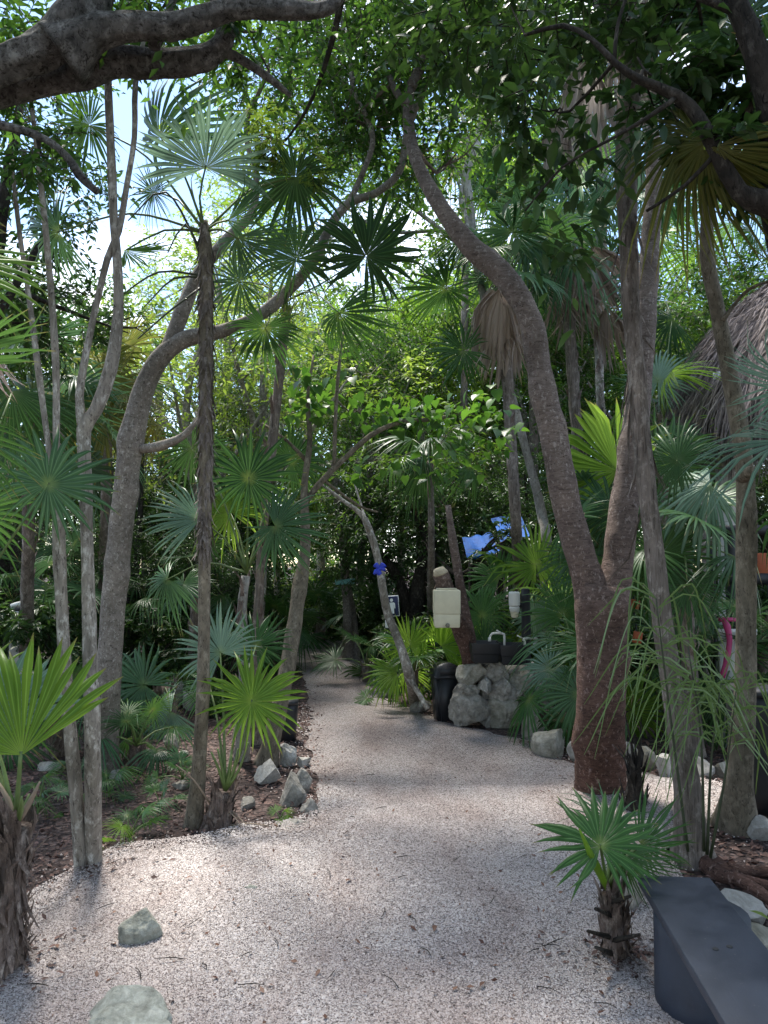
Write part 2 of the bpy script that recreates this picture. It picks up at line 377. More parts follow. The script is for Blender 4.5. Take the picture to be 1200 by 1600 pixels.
# ------------------------------------------------------------------ ground
def hgt(x, y):
    x, y = np.asarray(x, float), np.asarray(y, float)
    return .018 * np.sin(x * 2.1 + .6 * y) + .016 * np.sin(y * 1.7 - x * .8 + 1) + .01 * np.sin(x * 4.1 + y * 3.3)
def GZ(px, py): 
    g = G(px, py); g.z = float(hgt(g.x, g.y)); return g
PATH = [Vector((-2.6, -1.5, 0)), Vector((-2.3, 2.2, 0))] + [G(*p) for p in [(-60, 1440), (0, 1425), (60, 1392), (130, 1360), (185, 1330), (300, 1320), (385, 1302), (445, 1300), (492, 1285), (502, 1255), (490, 1210), (478, 1165), (486, 1120), (480, 1075), (464, 1040), (458, 1018)]] \
    + [Vector((-2.1, 16, 0)), Vector((-5, 18.5, 0)), Vector((-4.2, 19.6, 0)), Vector((-1, 17, 0))] + [G(*p) for p in [(582, 1012), (590, 1036), (588, 1060), (608, 1088), (648, 1112), (690, 1130), (760, 1146), (832, 1160), (856, 1180), (905, 1200), (985, 1212), (1060, 1226), (1120, 1240), (1170, 1262), (1120, 1290), (1062, 1318), (1040, 1345), (1060, 1370)]] \
    + [Vector((1.38, 2.85, 0)), Vector((1.42, 2.0, 0)), Vector((1.45, -1.5, 0))]
_pb = []
for i, a in enumerate(PATH):
    b = PATH[(i + 1) % len(PATH)]; L = (b - a).length; k = max(1, int(L / .09))
    for t in range(k):
        p = a.lerp(b, t / k); j = .035 if p.y < 13 else .1
        _pb.append((p.x + random.uniform(-j, j), p.y + random.uniform(-j, j)))
PB = np.array(_pb)
def inside(x, y):
    x, y = np.asarray(x, float), np.asarray(y, float); c = np.zeros(x.shape, bool)
    q = np.array([[p.x, p.y] for p in PATH])
    for i in range(len(q)):
        (x1, y1), (x2, y2) = q[i], q[(i + 1) % len(q)]
        if y1 == y2: continue
        c ^= ((y1 > y) != (y2 > y)) & (x < (x2 - x1) * (y - y1) / (y2 - y1) + x1)
    return c
# ground sheet: fine near the path, one ring of large cells out to the horizon
xs = np.concatenate([[-250, -120, -60, -30], np.arange(-14, 14.01, .25), [30, 60, 120, 250]])
ys = np.concatenate([[-250, -100, -40, -15], np.arange(-4, 26.01, .25), [40, 70, 130, 300]])
X, Y = np.meshgrid(xs, ys); fade = np.exp(-((np.maximum(0, np.abs(X) - 12)) ** 2 + np.maximum(0, Y - 24) ** 2) / 20)
Z = hgt(X, Y) * fade
nx, ny = len(xs), len(ys)
ii = np.arange(ny - 1)[:, None] * nx + np.arange(nx - 1)[None]
m, n, l, b = nt('leaf_litter_soil')
v = coords(n, l)
a = noise(n, l, v, 5, 9, .7); r = ramp(n, [(.32, (.016, .010, .009)), (.5, (.045, .027, .023)), (.66, (.085, .055, .048))]); l.new(a, r.inputs[0])
vo = n.new('ShaderNodeTexVoronoi'); vo.inputs['Scale'].default_value = 34; l.new(v, vo.inputs['Vector'])
sp = n.new('ShaderNodeSeparateColor'); l.new(vo.outputs['Color'], sp.inputs[0])
pr = ramp(n, [(.6, (.022, .012, .010)), (.9, (.21, .15, .135))]); l.new(sp.outputs[0], pr.inputs[0])
c = mixc(n, l, .5, r.outputs[0], pr.outputs[0]); l.new(c, b.inputs['Base Color']); b.inputs['Roughness'].default_value = .95
bump(n, l, b, vo.outputs['Distance'], .9, .02)
link('ground', mk_mesh('ground', np.stack([X, Y, Z], -1), np.stack([ii, ii + 1, ii + nx + 1, ii + nx], -1).reshape(-1, 4), m, True), kind='structure')

# gravel path
gx, gy = np.meshgrid(np.arange(-6, 2.6, .12), np.arange(-1.5, 20, .12))
gx = gx + RNG.uniform(-.04, .04, gx.shape); gy = gy + RNG.uniform(-.04, .04, gy.shape)
k = inside(gx, gy); ip = np.stack([gx[k], gy[k]], -1)
dmin = np.array([np.min(np.hypot(*(PB - p).T)) for p in ip]); ip = ip[dmin > .1]; dmin = dmin[dmin > .1]
nb = len(PB)
out = delaunay_2d_cdt([Vector(p) for p in np.vstack([PB, ip])], [(i, (i + 1) % nb) for i in range(nb)], [], 1, 1e-5)
pv = np.array([[p.x, p.y] for p in out[0]]); de = np.array([np.min(np.hypot(*(PB - p).T)) for p in pv])
pz = hgt(pv[:, 0], pv[:, 1]) + .012 + .03 * np.minimum(1, de / .25) + np.minimum(1, de / .3) * (.016 * snoise(np.column_stack([pv, pv[:, 0] * 0]), .7, 5) + .009 * snoise(np.column_stack([pv, pv[:, 0] * 0]), 1.5, 6))
m, n, l, b = nt('pale_gravel')
v = coords(n, l)
vo = n.new('ShaderNodeTexVoronoi'); vo.inputs['Scale'].default_value = 118; l.new(v, vo.inputs['Vector'])
sp = n.new('ShaderNodeSeparateColor'); l.new(vo.outputs['Color'], sp.inputs[0])
r = ramp(n, [(.0, (.12, .095, .09)), (.16, (.36, .315, .295)), (.55, (.52, .472, .45)), (1, (.65, .60, .58))]); l.new(sp.outputs[0], r.inputs[0])
gp = ramp(n, [(.0, (1, 1, 1)), (.45, (.93, .93, .93)), (.7, (.42, .4, .4))]); l.new(vo.outputs['Distance'], gp.inputs[0])
c = mixc(n, l, 1, r.outputs[0], gp.outputs[0], 'MULTIPLY')
big = noise(n, l, coords(n, l, (1.6, .7, 1)), 1.1, 6, .62, .5); br = ramp(n, [(.34, (.72, .645, .62)), (.47, (.88, .835, .82)), (.6, (.97, .955, .95))]); l.new(big, br.inputs[0])
c = mixc(n, l, 1, c, br.outputs[0], 'MULTIPLY')
l.new(c, b.inputs['Base Color']); b.inputs['Roughness'].default_value = .95
bh = n.new('ShaderNodeMath'); bh.operation = 'SUBTRACT'; bh.inputs[0].default_value = 1; l.new(vo.outputs['Distance'], bh.inputs[1])
bump(n, l, b, bh.outputs[0], 1, .012)
path_me = mk_mesh('gravel_path', np.column_stack([pv, pz]), np.array(out[2]), m, True)
link('gravel_path', path_me, kind='structure')
def path_z(x, y):   # height of the path's top away from its rim
    x, y = np.atleast_1d(np.asarray(x, float)), np.atleast_1d(np.asarray(y, float)); z = hgt(x, y) + .042 + .016 * snoise(np.column_stack([x, y, x * 0]), .7, 5) + .009 * snoise(np.column_stack([x, y, x * 0]), 1.5, 6)
    return z if len(z) > 1 else float(z[0])

# loose stones on the path
def pebbles(x, y, s, mat, name):
    base = np.array([[1, 0, 0], [0, 1, 0], [-1, 0, 0], [0, -1, 0], [.25, .2, .9], [-.2, -.25, .8]])
    tri = np.array([[0, 1, 4], [1, 2, 4], [2, 5, 4], [2, 3, 5], [3, 0, 5], [0, 4, 5]])
    N = len(x); a = RNG.uniform(0, 6.28, N); st = RNG.uniform(.65, 1.2, (N, 3))
    bv = base[None] * (st * s[:, None])[:, None] + RNG.normal(0, .16, (N, 6, 3)) * s[:, None, None]
    ca, sa = np.cos(a)[:, None], np.sin(a)[:, None]
    V = np.stack([bv[..., 0] * ca - bv[..., 1] * sa + x[:, None], bv[..., 0] * sa + bv[..., 1] * ca + y[:, None], bv[..., 2] * .8 + path_z(x, y)[:, None] - .1 * s[:, None]], -1)
    return link(name, mk_mesh(name, V, (tri[None] + 6 * np.arange(N)[:, None, None]).reshape(-1, 3), mat), kind='stuff')
mg, n, l, b = nt('gravel_stones')
g = n.new('ShaderNodeNewGeometry'); r = ramp(n, [(0, (.10, .08, .075)), (.08, (.28, .238, .22)), (.35, (.46, .413, .393)), (1, (.63, .585, .565))])
l.new(g.outputs['Random Per Island'], r.inputs[0])
big = noise(n, l, coords(n, l, (1.6, .7, 1)), 1.1, 6, .62, .5); br = ramp(n, [(.34, (.72, .645, .62)), (.47, (.88, .835, .82)), (.6, (.97, .955, .95))]); l.new(big, br.inputs[0])
l.new(mixc(n, l, 1, r.outputs[0], br.outputs[0], 'MULTIPLY'), b.inputs['Base Color']); b.inputs['Roughness'].default_value = .9
N = 560000
yy = 2.15 + 3.4 * RNG.random(N) ** 1.5; xx = RNG.uniform(-.6, .6, N) * (yy + .25)
k = inside(xx, yy); xx, yy = xx[k], yy[k]
xx, yy = xx[:270000], yy[:270000]
pebbles(xx, yy, RNG.uniform(.0026, .0052, len(xx)) * (1 + .9 * (RNG.random(len(xx)) < .03)), mg, 'gravel')
# stones strewn past the rim
N = 14000
t = RNG.integers(0, len(PB), N); ex = PB[t, 0] + RNG.normal(0, .12, N); ey = PB[t, 1] + RNG.normal(0, .12, N)
k = (ey > 2) & (ey < 9) & ~inside(ex, ey); ex, ey = ex[k], ey[k]
o = pebbles(ex, ey, RNG.uniform(.004, .009, len(ex)), mg, 'strewn_gravel'); o.location.z = -.03

# ------------------------------------------------------------------ leaves
def unit(v): return v / (np.linalg.norm(v, axis=-1, keepdims=True) + 1e-9)
def leaf_cloud(p, d, nrm, L, wid=.42, near=False, fold=.25, curl=.15):
    """N leaves as folded diamonds (or ten-point blades); p base, d direction, nrm approximate normal"""
    N = len(p); d = unit(d); s = unit(np.cross(d, nrm)); u = np.cross(s, d); L = np.asarray(L)[:, None]
    if not near:
        W = L * wid * .5
        V = np.stack([p, p + d * L * .45 + s * W + u * L * fold * .3, p + d * L - u * L * curl, p + d * L * .45 - s * W + u * L * fold * .3], 1)
        f = np.array([[0, 1, 2], [0, 2, 3]]); k = 4
    else:
        prof = [(0, 0), (.18, .30), (.45, .5), (.75, .34), (1, 0)]; rows = []
        for t, wv in prof:
            c = p + d * L * t - u * L * curl * t * t
            if wv == 0: rows += [c]
            else: rows += [c + s * L * wid * wv + u * L * fold * wv * .5, c, c - s * L * wid * wv + u * L * fold * wv * .5]
        V = np.stack(rows, 1); k = 11
        f = [[0, 2, 1], [0, 3, 2]]
        for q in (1, 4): f += [[q, q + 1, q + 4], [q, q + 4, q + 3], [q + 1, q + 2, q + 5], [q + 1, q + 5, q + 4]]
        f += [[7, 8, 10], [8, 9, 10]]; f = np.array(f)
    return V.reshape(-1, 3), (f[None] + k * np.arange(N)[:, None, None]).reshape(-1, 3)

def crown_vf(blobs, leaf, per_twig=12, seed=0, wid=.42, near=False, droop=.15, tl=.45, sub=5):
    """blobs: (centre, radii, n leaves). Leaves sit along twigs; twigs gather in sub-clumps so the crown has gaps."""
    r = np.random.default_rng(seed); LP, LD, TW = [], [], []
    for c, rad, n in blobs:
        c, rad = np.array(c, float), np.array(rad, float); nt_ = max(1, n // per_twig)
        ns = max(1, sub * nt_ // 40 + 2)
        q = unit(r.normal(size=(ns, 3))) * r.uniform(.25, 1, (ns, 1)) ** .6; sc = c + q * rad
        k = r.integers(0, ns, nt_)
        st = sc[k] + r.normal(size=(nt_, 3)) * rad * .17
        dr = unit(unit(st - c + 1e-3) * .7 + r.normal(size=(nt_, 3)) * .75 + np.array([0, 0, -droop]))
        ln = tl * r.uniform(.5, 1.2, nt_) * min(1.3, rad.mean() / .55)
        t = np.tile(np.linspace(.15, 1, per_twig), (nt_, 1)) + r.uniform(-.03, .03, (nt_, per_twig))
        sag = -droop * .6 * ln[:, None] * t ** 2
        pp = st[:, None] + dr[:, None] * (ln[:, None] * t)[..., None]; pp[..., 2] += sag
        side = unit(np.cross(dr, np.array([0, 0, 1.]) + r.normal(size=(nt_, 3)) * .3))
        alt = np.where(np.arange(per_twig) % 2, 1, -1)[None, :, None]
        dd = side[:, None] * alt * .9 + dr[:, None] * .65 + r.normal(size=pp.shape) * .35 + np.array([0, 0, -droop])
        LP.append(pp.reshape(-1, 3)); LD.append(dd.reshape(-1, 3)); TW.append((st, st + dr * ln[:, None] + np.array([0, 0, 1.]) * (-droop * .6 * ln)[:, None]))
    p, d = np.vstack(LP), np.vstack(LD)
    nr = np.array([0, 0, 1.]) + r.normal(size=p.shape) * .45
    V, f = leaf_cloud(p, d, nr, leaf * r.uniform(.6, 1.2, len(p)), wid, near)
    a, b2 = np.vstack([t[0] for t in TW]), np.vstack([t[1] for t in TW])
    dd = unit(b2 - a); s = unit(np.cross(dd, [.3, .5, .8])); u = np.cross(dd, s); w0 = leaf * .035 + .0015
    tv = np.stack([a + s * w0, a - s * .5 * w0 + u * w0 * .87, a - s * .5 * w0 - u * w0 * .87, b2], 1).reshape(-1, 3)
    tf = (np.array([[0, 1, 3], [1, 2, 3], [2, 0, 3]])[None] + 4 * np.arange(len(a))[:, None, None]).reshape(-1, 3)
    return (V, f), (tv, tf)

def limbs_to(paths, blobs, r0=.03, seed=0, sides=6):
    """thin boughs from the nearest point of the limbs to each blob"""
    r = np.random.default_rng(seed); out = []
    pts = np.vstack([smooth_path(p, q, .2)[0] for p, q in paths]); rad = np.concatenate([smooth_path(p, q, .2)[1] for p, q in paths])
    for c, rr, n in blobs:
        c = np.array(c, float); d = np.linalg.norm(pts - c, axis=1) + 1.2 * np.maximum(0, pts[:, 2] - c[2]); i = int(np.argmin(d)); a = pts[i]; L = np.linalg.norm(c - a)
        if L < .15: continue
        mid = (a + c) / 2 + r.normal(size=3) * L * .12 + np.array([0, 0, -.06 * L])
        w0 = min(r0 * (.5 + L * .4), rad[i] * .7)
        out.append(tube([a, mid, c], [w0, w0 * .6, w0 * .25], sides, .15, .1, 5, seed, cap=False))
        for k in range(3):
            e = c + unit(r.normal(size=3)) * np.array(rr) * .8; s = mid * .4 + c * .6
            out.append(tube([s, (s + e) / 2 + r.normal(size=3) * .06, e], [w0 * .5, w0 * .3, w0 * .12], 5, .2, cap=False))
    return out

def tree(name, label, limbs, bark_m, blobs=(), leaf_m=None, leaf=.1, group=None, cat='tree', sides=12, rough=.07, rscale=5, flare=.5, wid=.42, near=False, droop=.15, tl=.45, seed=0, per_twig=12, boughs=True, branch_names='branch', bough_r=.03, ridges=0, step=.08, limb_m=None):
    base = limbs[0][0][0]; root = thing(name, label, cat, (base[0], base[1], base[2]), group)
    for i, (p, q) in enumerate(limbs):
        V, f = tube(p, q, sides if i == 0 else max(7, sides - 2), step, rough, rscale, seed + i, flare if i == 0 else 0, ridges=ridges)
        wpart('trunk' if i == 0 else branch_names, V, f, M[bark_m if i == 0 or not limb_m else limb_m], root, True)
    if blobs:
        lf, tw = crown_vf(blobs, leaf, per_twig, seed, wid, near, droop, tl)
        wpart('crown', *lf, M[leaf_m], root, kind='stuff')
        items = [tw] + (limbs_to(limbs, blobs, bough_r, seed) if boughs else [])
        wpart('twigs', *join(items), M[bark_m], root, kind='stuff')
    return root

# ------------------------------------------------------------------ fan palm leaves
def fan_vf(n=40, spread=330, fus=.38, droop=.08, cup=.1, back=.62, wmul=1., seed=0, hang=0., wob=1.):
    r = np.random.default_rng(seed); V, Fq, Ft, UV = [], [], [], []
    th = np.linspace(-R(spread) / 2, R(spread) / 2, n); dth = R(spread) / (n - 1)
    for i, t0 in enumerate(th):
        t = t0 + r.normal(0, .14 * dth) * wob; L = (back + (1 - back) * math.cos(t / 2) ** 1.2) * r.uniform(.94, 1.04)
        tl = r.normal(0, .05) * wob; dz = r.normal(0, .035) * wob; dr = droop * r.uniform(.75, 1.3)
        brk = (r.random() < .16) * wob * r.uniform(.1, .4); L *= 1 - (r.random() < .08) * r.uniform(.1, .45) * min(1, wob)
        rs = [.012, fus * .5, fus, fus + (1 - fus) * .33, fus + (1 - fus) * .68, 1.]
        b0 = len(V)
        for k, q in enumerate(rs):
            rad = q * L; x = max(0, (q - fus) / (1 - fus))
            ang = t + tl * x
            wd = (dth * rad * .5 if q <= fus else dth * fus * L * .5 * (1 - x ** 1.7) * (1 + .15 * math.sin(x * 3))) * wmul
            if q > fus and k == 5: wd = 0.0012
            d = np.array([math.sin(ang), math.cos(ang), 0]); s = np.array([math.cos(ang), -math.sin(ang), 0])
            z = cup * abs(math.sin(t0)) * rad - dr * rad ** 2.1 - brk * max(0, q - .7) * 3 * rad + dz * x
            c = d * rad * (1 - hang * .1 * rad) + np.array([0, 0, z]); pl = wd * .55
            if hang:   # dead leaf: the blade falls along the axis and closes up
                c = np.array([math.sin(ang) * rad * (1 - hang * .7 * min(1, q * 1.6)), (math.cos(ang) * (1 - hang) + hang) * rad, z * (1 + hang) + .12 * hang * math.cos(3.1 * t0) * rad])
            V += [c - s * wd - [0, 0, pl * .5], c + [0, 0, pl * .5], c + s * wd - [0, 0, pl * .5]]
            UV += [(0, q), (.5, q), (1, q)]
        for k in range(5):
            a = b0 + 3 * k
            Fq += [(a, a + 1, a + 4, a + 3), (a + 1, a + 2, a + 5, a + 4)]
    return np.array(V), [np.array(Fq)], np.array(UV)
FAN = {'star': dict(n=33, spread=345, fus=.36, droop=.07, cup=.05, wmul=1.22, seed=14), 'cup': dict(n=21, spread=136, fus=.62, droop=.05, cup=.1, back=.93, seed=12, wmul=.98), 'full': dict(n=40, spread=335, fus=.38, droop=.10, cup=.06), 'full2': dict(n=36, spread=320, fus=.34, droop=.2, cup=-.05, seed=4),
       'half': dict(n=38, spread=225, fus=.56, droop=.04, cup=.12, back=.9, seed=2), 'stiff': dict(n=34, spread=265, fus=.42, droop=.06, cup=.16, back=.7, seed=3),
       'hang': dict(n=32, spread=230, fus=.36, droop=.62, cup=-.12, back=.7, seed=5), 'hang2': dict(n=32, spread=190, fus=.3, droop=.85, cup=-.2, back=.75, seed=6),
       'edge': dict(n=26, spread=150, fus=.4, droop=.25, cup=.3, back=.85, seed=7), 'thin': dict(n=38, spread=330, fus=.24, droop=.15, cup=.05, wmul=.95, seed=8),
       'dead': dict(n=34, spread=300, fus=.3, droop=.25, cup=-.1, seed=9, hang=.82, wob=1.4), 'dead2': dict(n=28, spread=250, fus=.45, droop=.15, cup=-.2, seed=10, hang=.74, wob=1.4)}
FQ = {k: [.012, d_['fus'] * .5, d_['fus'], d_['fus'] + (1 - d_['fus']) * .33, d_['fus'] + (1 - d_['fus']) * .68, 1.] for k, d_ in FAN.items()}
_fan = {}
_fc = {}
def fan_mesh(kind, mat):
    q = _fc.get((kind, mat), 0); _fc[(kind, mat)] = q + 1; q = 0 if kind == 'cup' else q % 4
    if (kind, mat, q) not in _fan:
        a = dict(FAN[kind]); rv = random.Random(str((kind, q)))
        if q: a['seed'] = a.get('seed', 0) + 20 * q; a['droop'] *= rv.uniform(.7, 2.2); a['cup'] += rv.uniform(-.16, .2); a['spread'] *= rv.uniform(.9, 1.04); a['n'] += rv.randint(-6, 4); a['fus'] *= rv.uniform(.85, 1.2); a['wob'] = a.get('wob', 1) * (1 if 'hang' in a and a['hang'] else rv.uniform(1, 2))
        V, f, uv = fan_vf(**a); _fan[(kind, mat, q)] = mk_mesh('frond_' + kind, V, f, M[mat], False, uv)
    return _fan[(kind, mat, q)]
def frond(root, hub, axis, normal, rad, kind, mat, crown=None, pet='petiole', pw=.007, name='frond', sag=.12, pet_mid=None, label=None):
    axis = Vector(axis).normalized(); normal = Vector(normal); normal = (normal - axis * normal.dot(axis)).normalized(); x = axis.cross(normal)
    Mw = Matrix(((x.x, axis.x, normal.x, hub[0]), (x.y, axis.y, normal.y, hub[1]), (x.z, axis.z, normal.z, hub[2]), (0, 0, 0, 1)))
    Mw = Mw @ Matrix.Scale(rad, 4)
    me = fan_mesh(kind, mat).copy(); nv = len(me.vertices); co = np.empty(nv * 3, dtype=np.float32); me.vertices.foreach_get('co', co); co = co.reshape(-1, 3)
    # every blade bends under its own weight, each segment a little differently
    rb_ = np.random.default_rng(int(abs(hub[0] * 977 + hub[2] * 613 + hub[1] * 71) * 100) % 99991); qv = np.tile(np.repeat(FQ[kind], 3), nv // 18)
    ns_ = nv // 18; seg = np.repeat(np.arange(ns_), 18); k_ = rb_.uniform(.25, 1.0) * (.45 if kind == 'cup' else 1) * (rb_.uniform(.2, 1.5, ns_) ** 1.4)[seg]
    down = np.array((Mw.to_3x3().normalized().transposed() @ Vector((0, 0, -1)))[:]); t_ = np.maximum(0, qv - .42)
    co = co + down[None] * (k_ * t_ ** 2)[:, None] * .62; co[:, 2] += (rb_.normal(0, .05, ns_)[seg] * t_) + rb_.uniform(-.25, .25) * co[:, 0] * np.abs(co[:, 0]) * .6
    me.vertices.foreach_set('co', co.astype(np.float32).ravel()); me.update()
    o = link(name, me, root, Matrix.Translation(-root.location) @ Mw)
    if label: o['label'] = label
    if crown is not None:
        crown, hub = Vector(crown), Vector(hub); L = (hub - crown).length
        mid = Vector(pet_mid) if pet_mid is not None else (crown + hub) / 2 + Vector((0, 0, 1)) * L * sag
        V, f = tube([crown, mid, hub + axis * rad * .03], [pw * 1.5, pw, pw * .8], 5, .12)
        inv = Mw.inverted(); V = np.array([(inv @ Vector(p))[:] for p in V])
        link('petiole', mk_mesh('petiole', V, f, M[pet], True), o)
    return o
def hero(root, hx, hy, d, rpx, ang, kind, mat, tilt=0, roll=0, crown=None, **kw):
    """a frond seen at a known spot: its real hub, size and facing"""
    hub = P(hx, hy, d); c = -ray(hx, hy).normalized()
    a = R(ang); A = Vector((math.cos(a), 0, math.sin(a))); A = (A - c * A.dot(c)).normalized()
    B = c.cross(A)
    q = Matrix.Rotation(R(tilt), 3, B); A2 = q @ A; N2 = q @ c
    N2 = Matrix.Rotation(R(roll), 3, A2) @ N2
    return frond(root, hub, A2, N2, rpx * d / F, kind, mat, crown, **kw)

def auto_crown(root, c, n, rad, lp, mats, kinds=('full', 'stiff', 'full2', 'hang'), seed=0, e0=80, e1=-35, az=(0, 360), pet='petiole', pw=.007, avoid=None):
    r = random.Random(seed); c = Vector(c)
    for i in range(n):
        f = (i + .5) / n; e = R(e0 + (e1 - e0) * f + r.uniform(-8, 8))
        ph = R(az[0] + (az[1] - az[0]) * ((i * .381966 + r.uniform(-.04, .04)) % 1))
        d = Vector((math.cos(ph) * math.cos(e), math.sin(ph) * math.cos(e), math.sin(e))); L = lp * r.uniform(.8, 1.15)
        hub = c + d * L + Vector((0, 0, -.22 * L * math.cos(e)))
        t = (d + Vector((0, 0, -.45 * max(.1, math.cos(e))))).normalized(); dn = R(r.uniform(5, 35))
        hz = Vector((-math.sin(ph), math.cos(ph), 0)); ax = Matrix.Rotation(dn, 3, hz) @ t; nm = ax.cross(hz) * -1
        nm = (hz.cross(ax)) * (-1 if hz.cross(ax).dot(Vector((0, 0, 1)) - d * .3) < 0 else 1)
        nm = Matrix.Rotation(R(r.uniform(-30, 30)), 3, ax) @ nm
        k = kinds[-1] if f > .75 and r.random() < .6 else r.choice(kinds)
        frond(root, hub, ax, nm, rad * r.uniform(.82, 1.12), k, r.choice(mats), c, pet=pet, pw=pw)
def shag(root, pts, radii, mat='bark_shag', seed=0, n=60, L=.16, w=.02, up=True, name='leaf_base'):
    """old leaf bases and fibres clothing a palm trunk: one joined part"""
    Pn, Rr = smooth_path(pts, radii, .03); r = np.random.default_rng(seed); items = []
    for k in range(n):
        i = r.integers(0, len(Pn)); a = r.uniform(0, 6.28); o = np.array([math.cos(a), math.sin(a), 0]); s = np.array([-math.sin(a), math.cos(a), 0])
        p = Pn[i] + o * Rr[i] * .93; ll = L * r.uniform(.5, 1.2); ww = w * r.uniform(.5, 1.2); z = np.array([0, 0, 1 if (up and r.random() < .75) else -1])
        s = s + z * r.normal(0, .2)
        q = p + z * ll * .6 + o * (ll * r.uniform(.06, .2) + .004); e = p + z * ll + o * ll * r.uniform(.12, .55) + s * r.normal(0, .15) * ll
        V = np.array([p - s * ww, p + s * ww, q - s * ww * .7, q + s * ww * .7, e - s * ww * .15, e + s * ww * .15, p - o * .004, q - o * .006])
        items.append((V, np.array([[0, 1, 3, 2], [2, 3, 5, 4]])))
    wpart(name, *join(items), M[mat], root, kind='stuff')
def palm(name, label, path, radii, bark_m, seed=0, group=None, shagn=0, shagL=.16, flare=.25, rough=.08, cat='palm', sides=11, rscale=9, shagmat='bark_shag'):
    b = path[0]; root = thing(name, label, cat, (b[0], b[1], b[2]), group)
    V, f = tube(path, radii, sides, .06, rough, rscale, seed, flare); wpart('trunk', V, f, M[bark_m], root, True)
    if shagn: shag(root, path, radii, shagmat, seed, shagn, shagL, radii[0] * .35)
    return root

def TW(*rows):
    """trunk rows (px, py, distance, width px); the first may be a ground point given with distance 0"""
    pts, rad = [], []
    for px, py, d, wd in rows:
        if d == 0: q = GZ(px, py); q.z -= .03; dd = q.y
        else: q = P(px, py, d); dd = d
        pts.append(q); rad.append(wd * .5 * dd / F)
    return pts, rad
def blob(px, py, d, rx, ry, rz, n): return (P(px, py, d), (rx, ry, rz), n)

# ================================================================== big trees
# red-barked forked tree right of the path
t4 = tree('forked_tree', 'large tree with peeling red brown bark, trunk forking into two limbs right of the path', [
    TW((937, 1240, 0, 74), (938, 1130, 5.3, 72), (940, 1010, 5.3, 76), (940, 950, 5.3, 84), (943, 915, 5.3, 80)),
    TW((938, 985, 5.32, 62.7), (915, 895, 5.3, 47.6), (888, 800, 5.3, 45.1), (868, 700, 5.3, 43.5), (845, 590, 5.3, 39.4), (828, 500, 5.3, 37.7), (790, 435, 5.35, 37.7), (735, 385, 5.4, 34.4), (690, 325, 5.5, 26.2), (652, 255, 5.6, 20.5), (638, 190, 5.7, 18.0), (640, 140, 5.7, 16.4)),
    TW((945, 985, 5.3, 62.7), (967, 870, 5.35, 45.9), (975, 790, 5.4, 44.3), (990, 690, 5.45, 41.0), (1000, 590, 5.5, 37.7), (1010, 480, 5.55, 32.8), (1016, 380, 5.6, 29.5), (1022, 260, 5.7, 26.2), (1010, 140, 5.8, 23.0), (1000, -40, 5.9, 19.7)),
    TW((640, 170, 5.7, 14), (620, 145, 5.7, 12), (608, 118, 5.8, 9)),
    TW((1002, 120, 5.85, 18), (940, 20, 5.9, 14), (880, -90, 6, 10)),
    TW((640, 140, 5.7, 18), (680, 60, 5.8, 14), (740, -40, 6, 10))],
    'bark_red', [blob(600, 70, 5.9, .9, .7, .45, 2200), blob(700, 130, 6.2, .7, .7, .5, 1300), blob(760, 40, 6, .8, .8, .5, 1500), blob(690, -60, 6, 1.2, 1.0, .6, 2000), blob(860, -60, 6.2, 1.0, 1.0, .5, 1100), blob(1010, -110, 6, 1.0, 1.0, .5, 1000), blob(705, 250, 6, .45, .5, .35, 500), blob(560, 200, 6.4, .6, .6, .35, 700)],
    'leaf_mid', .085, seed=21, flare=.12, sides=20, rough=.05, rscale=9, step=.05)
_q = TW((938, 1200, 5.3, 73), (940, 1010, 5.3, 76), (940, 960, 5.3, 80)); shag(t4, *_q, 'bark_red', 3, 130, .045, .016, True, 'bark_flakes')
_q = TW((938, 985, 5.32, 56), (888, 800, 5.3, 46), (845, 590, 5.3, 39), (790, 435, 5.35, 38)); shag(t4, *_q, 'bark_redgrey', 4, 110, .04, .013, True, 'bark_flakes')
_q = TW((960, 900, 5.33, 48), (990, 690, 5.45, 42), (1010, 480, 5.55, 34)); shag(t4, *_q, 'bark_redgrey', 5, 90, .04, .013, True, 'bark_flakes')
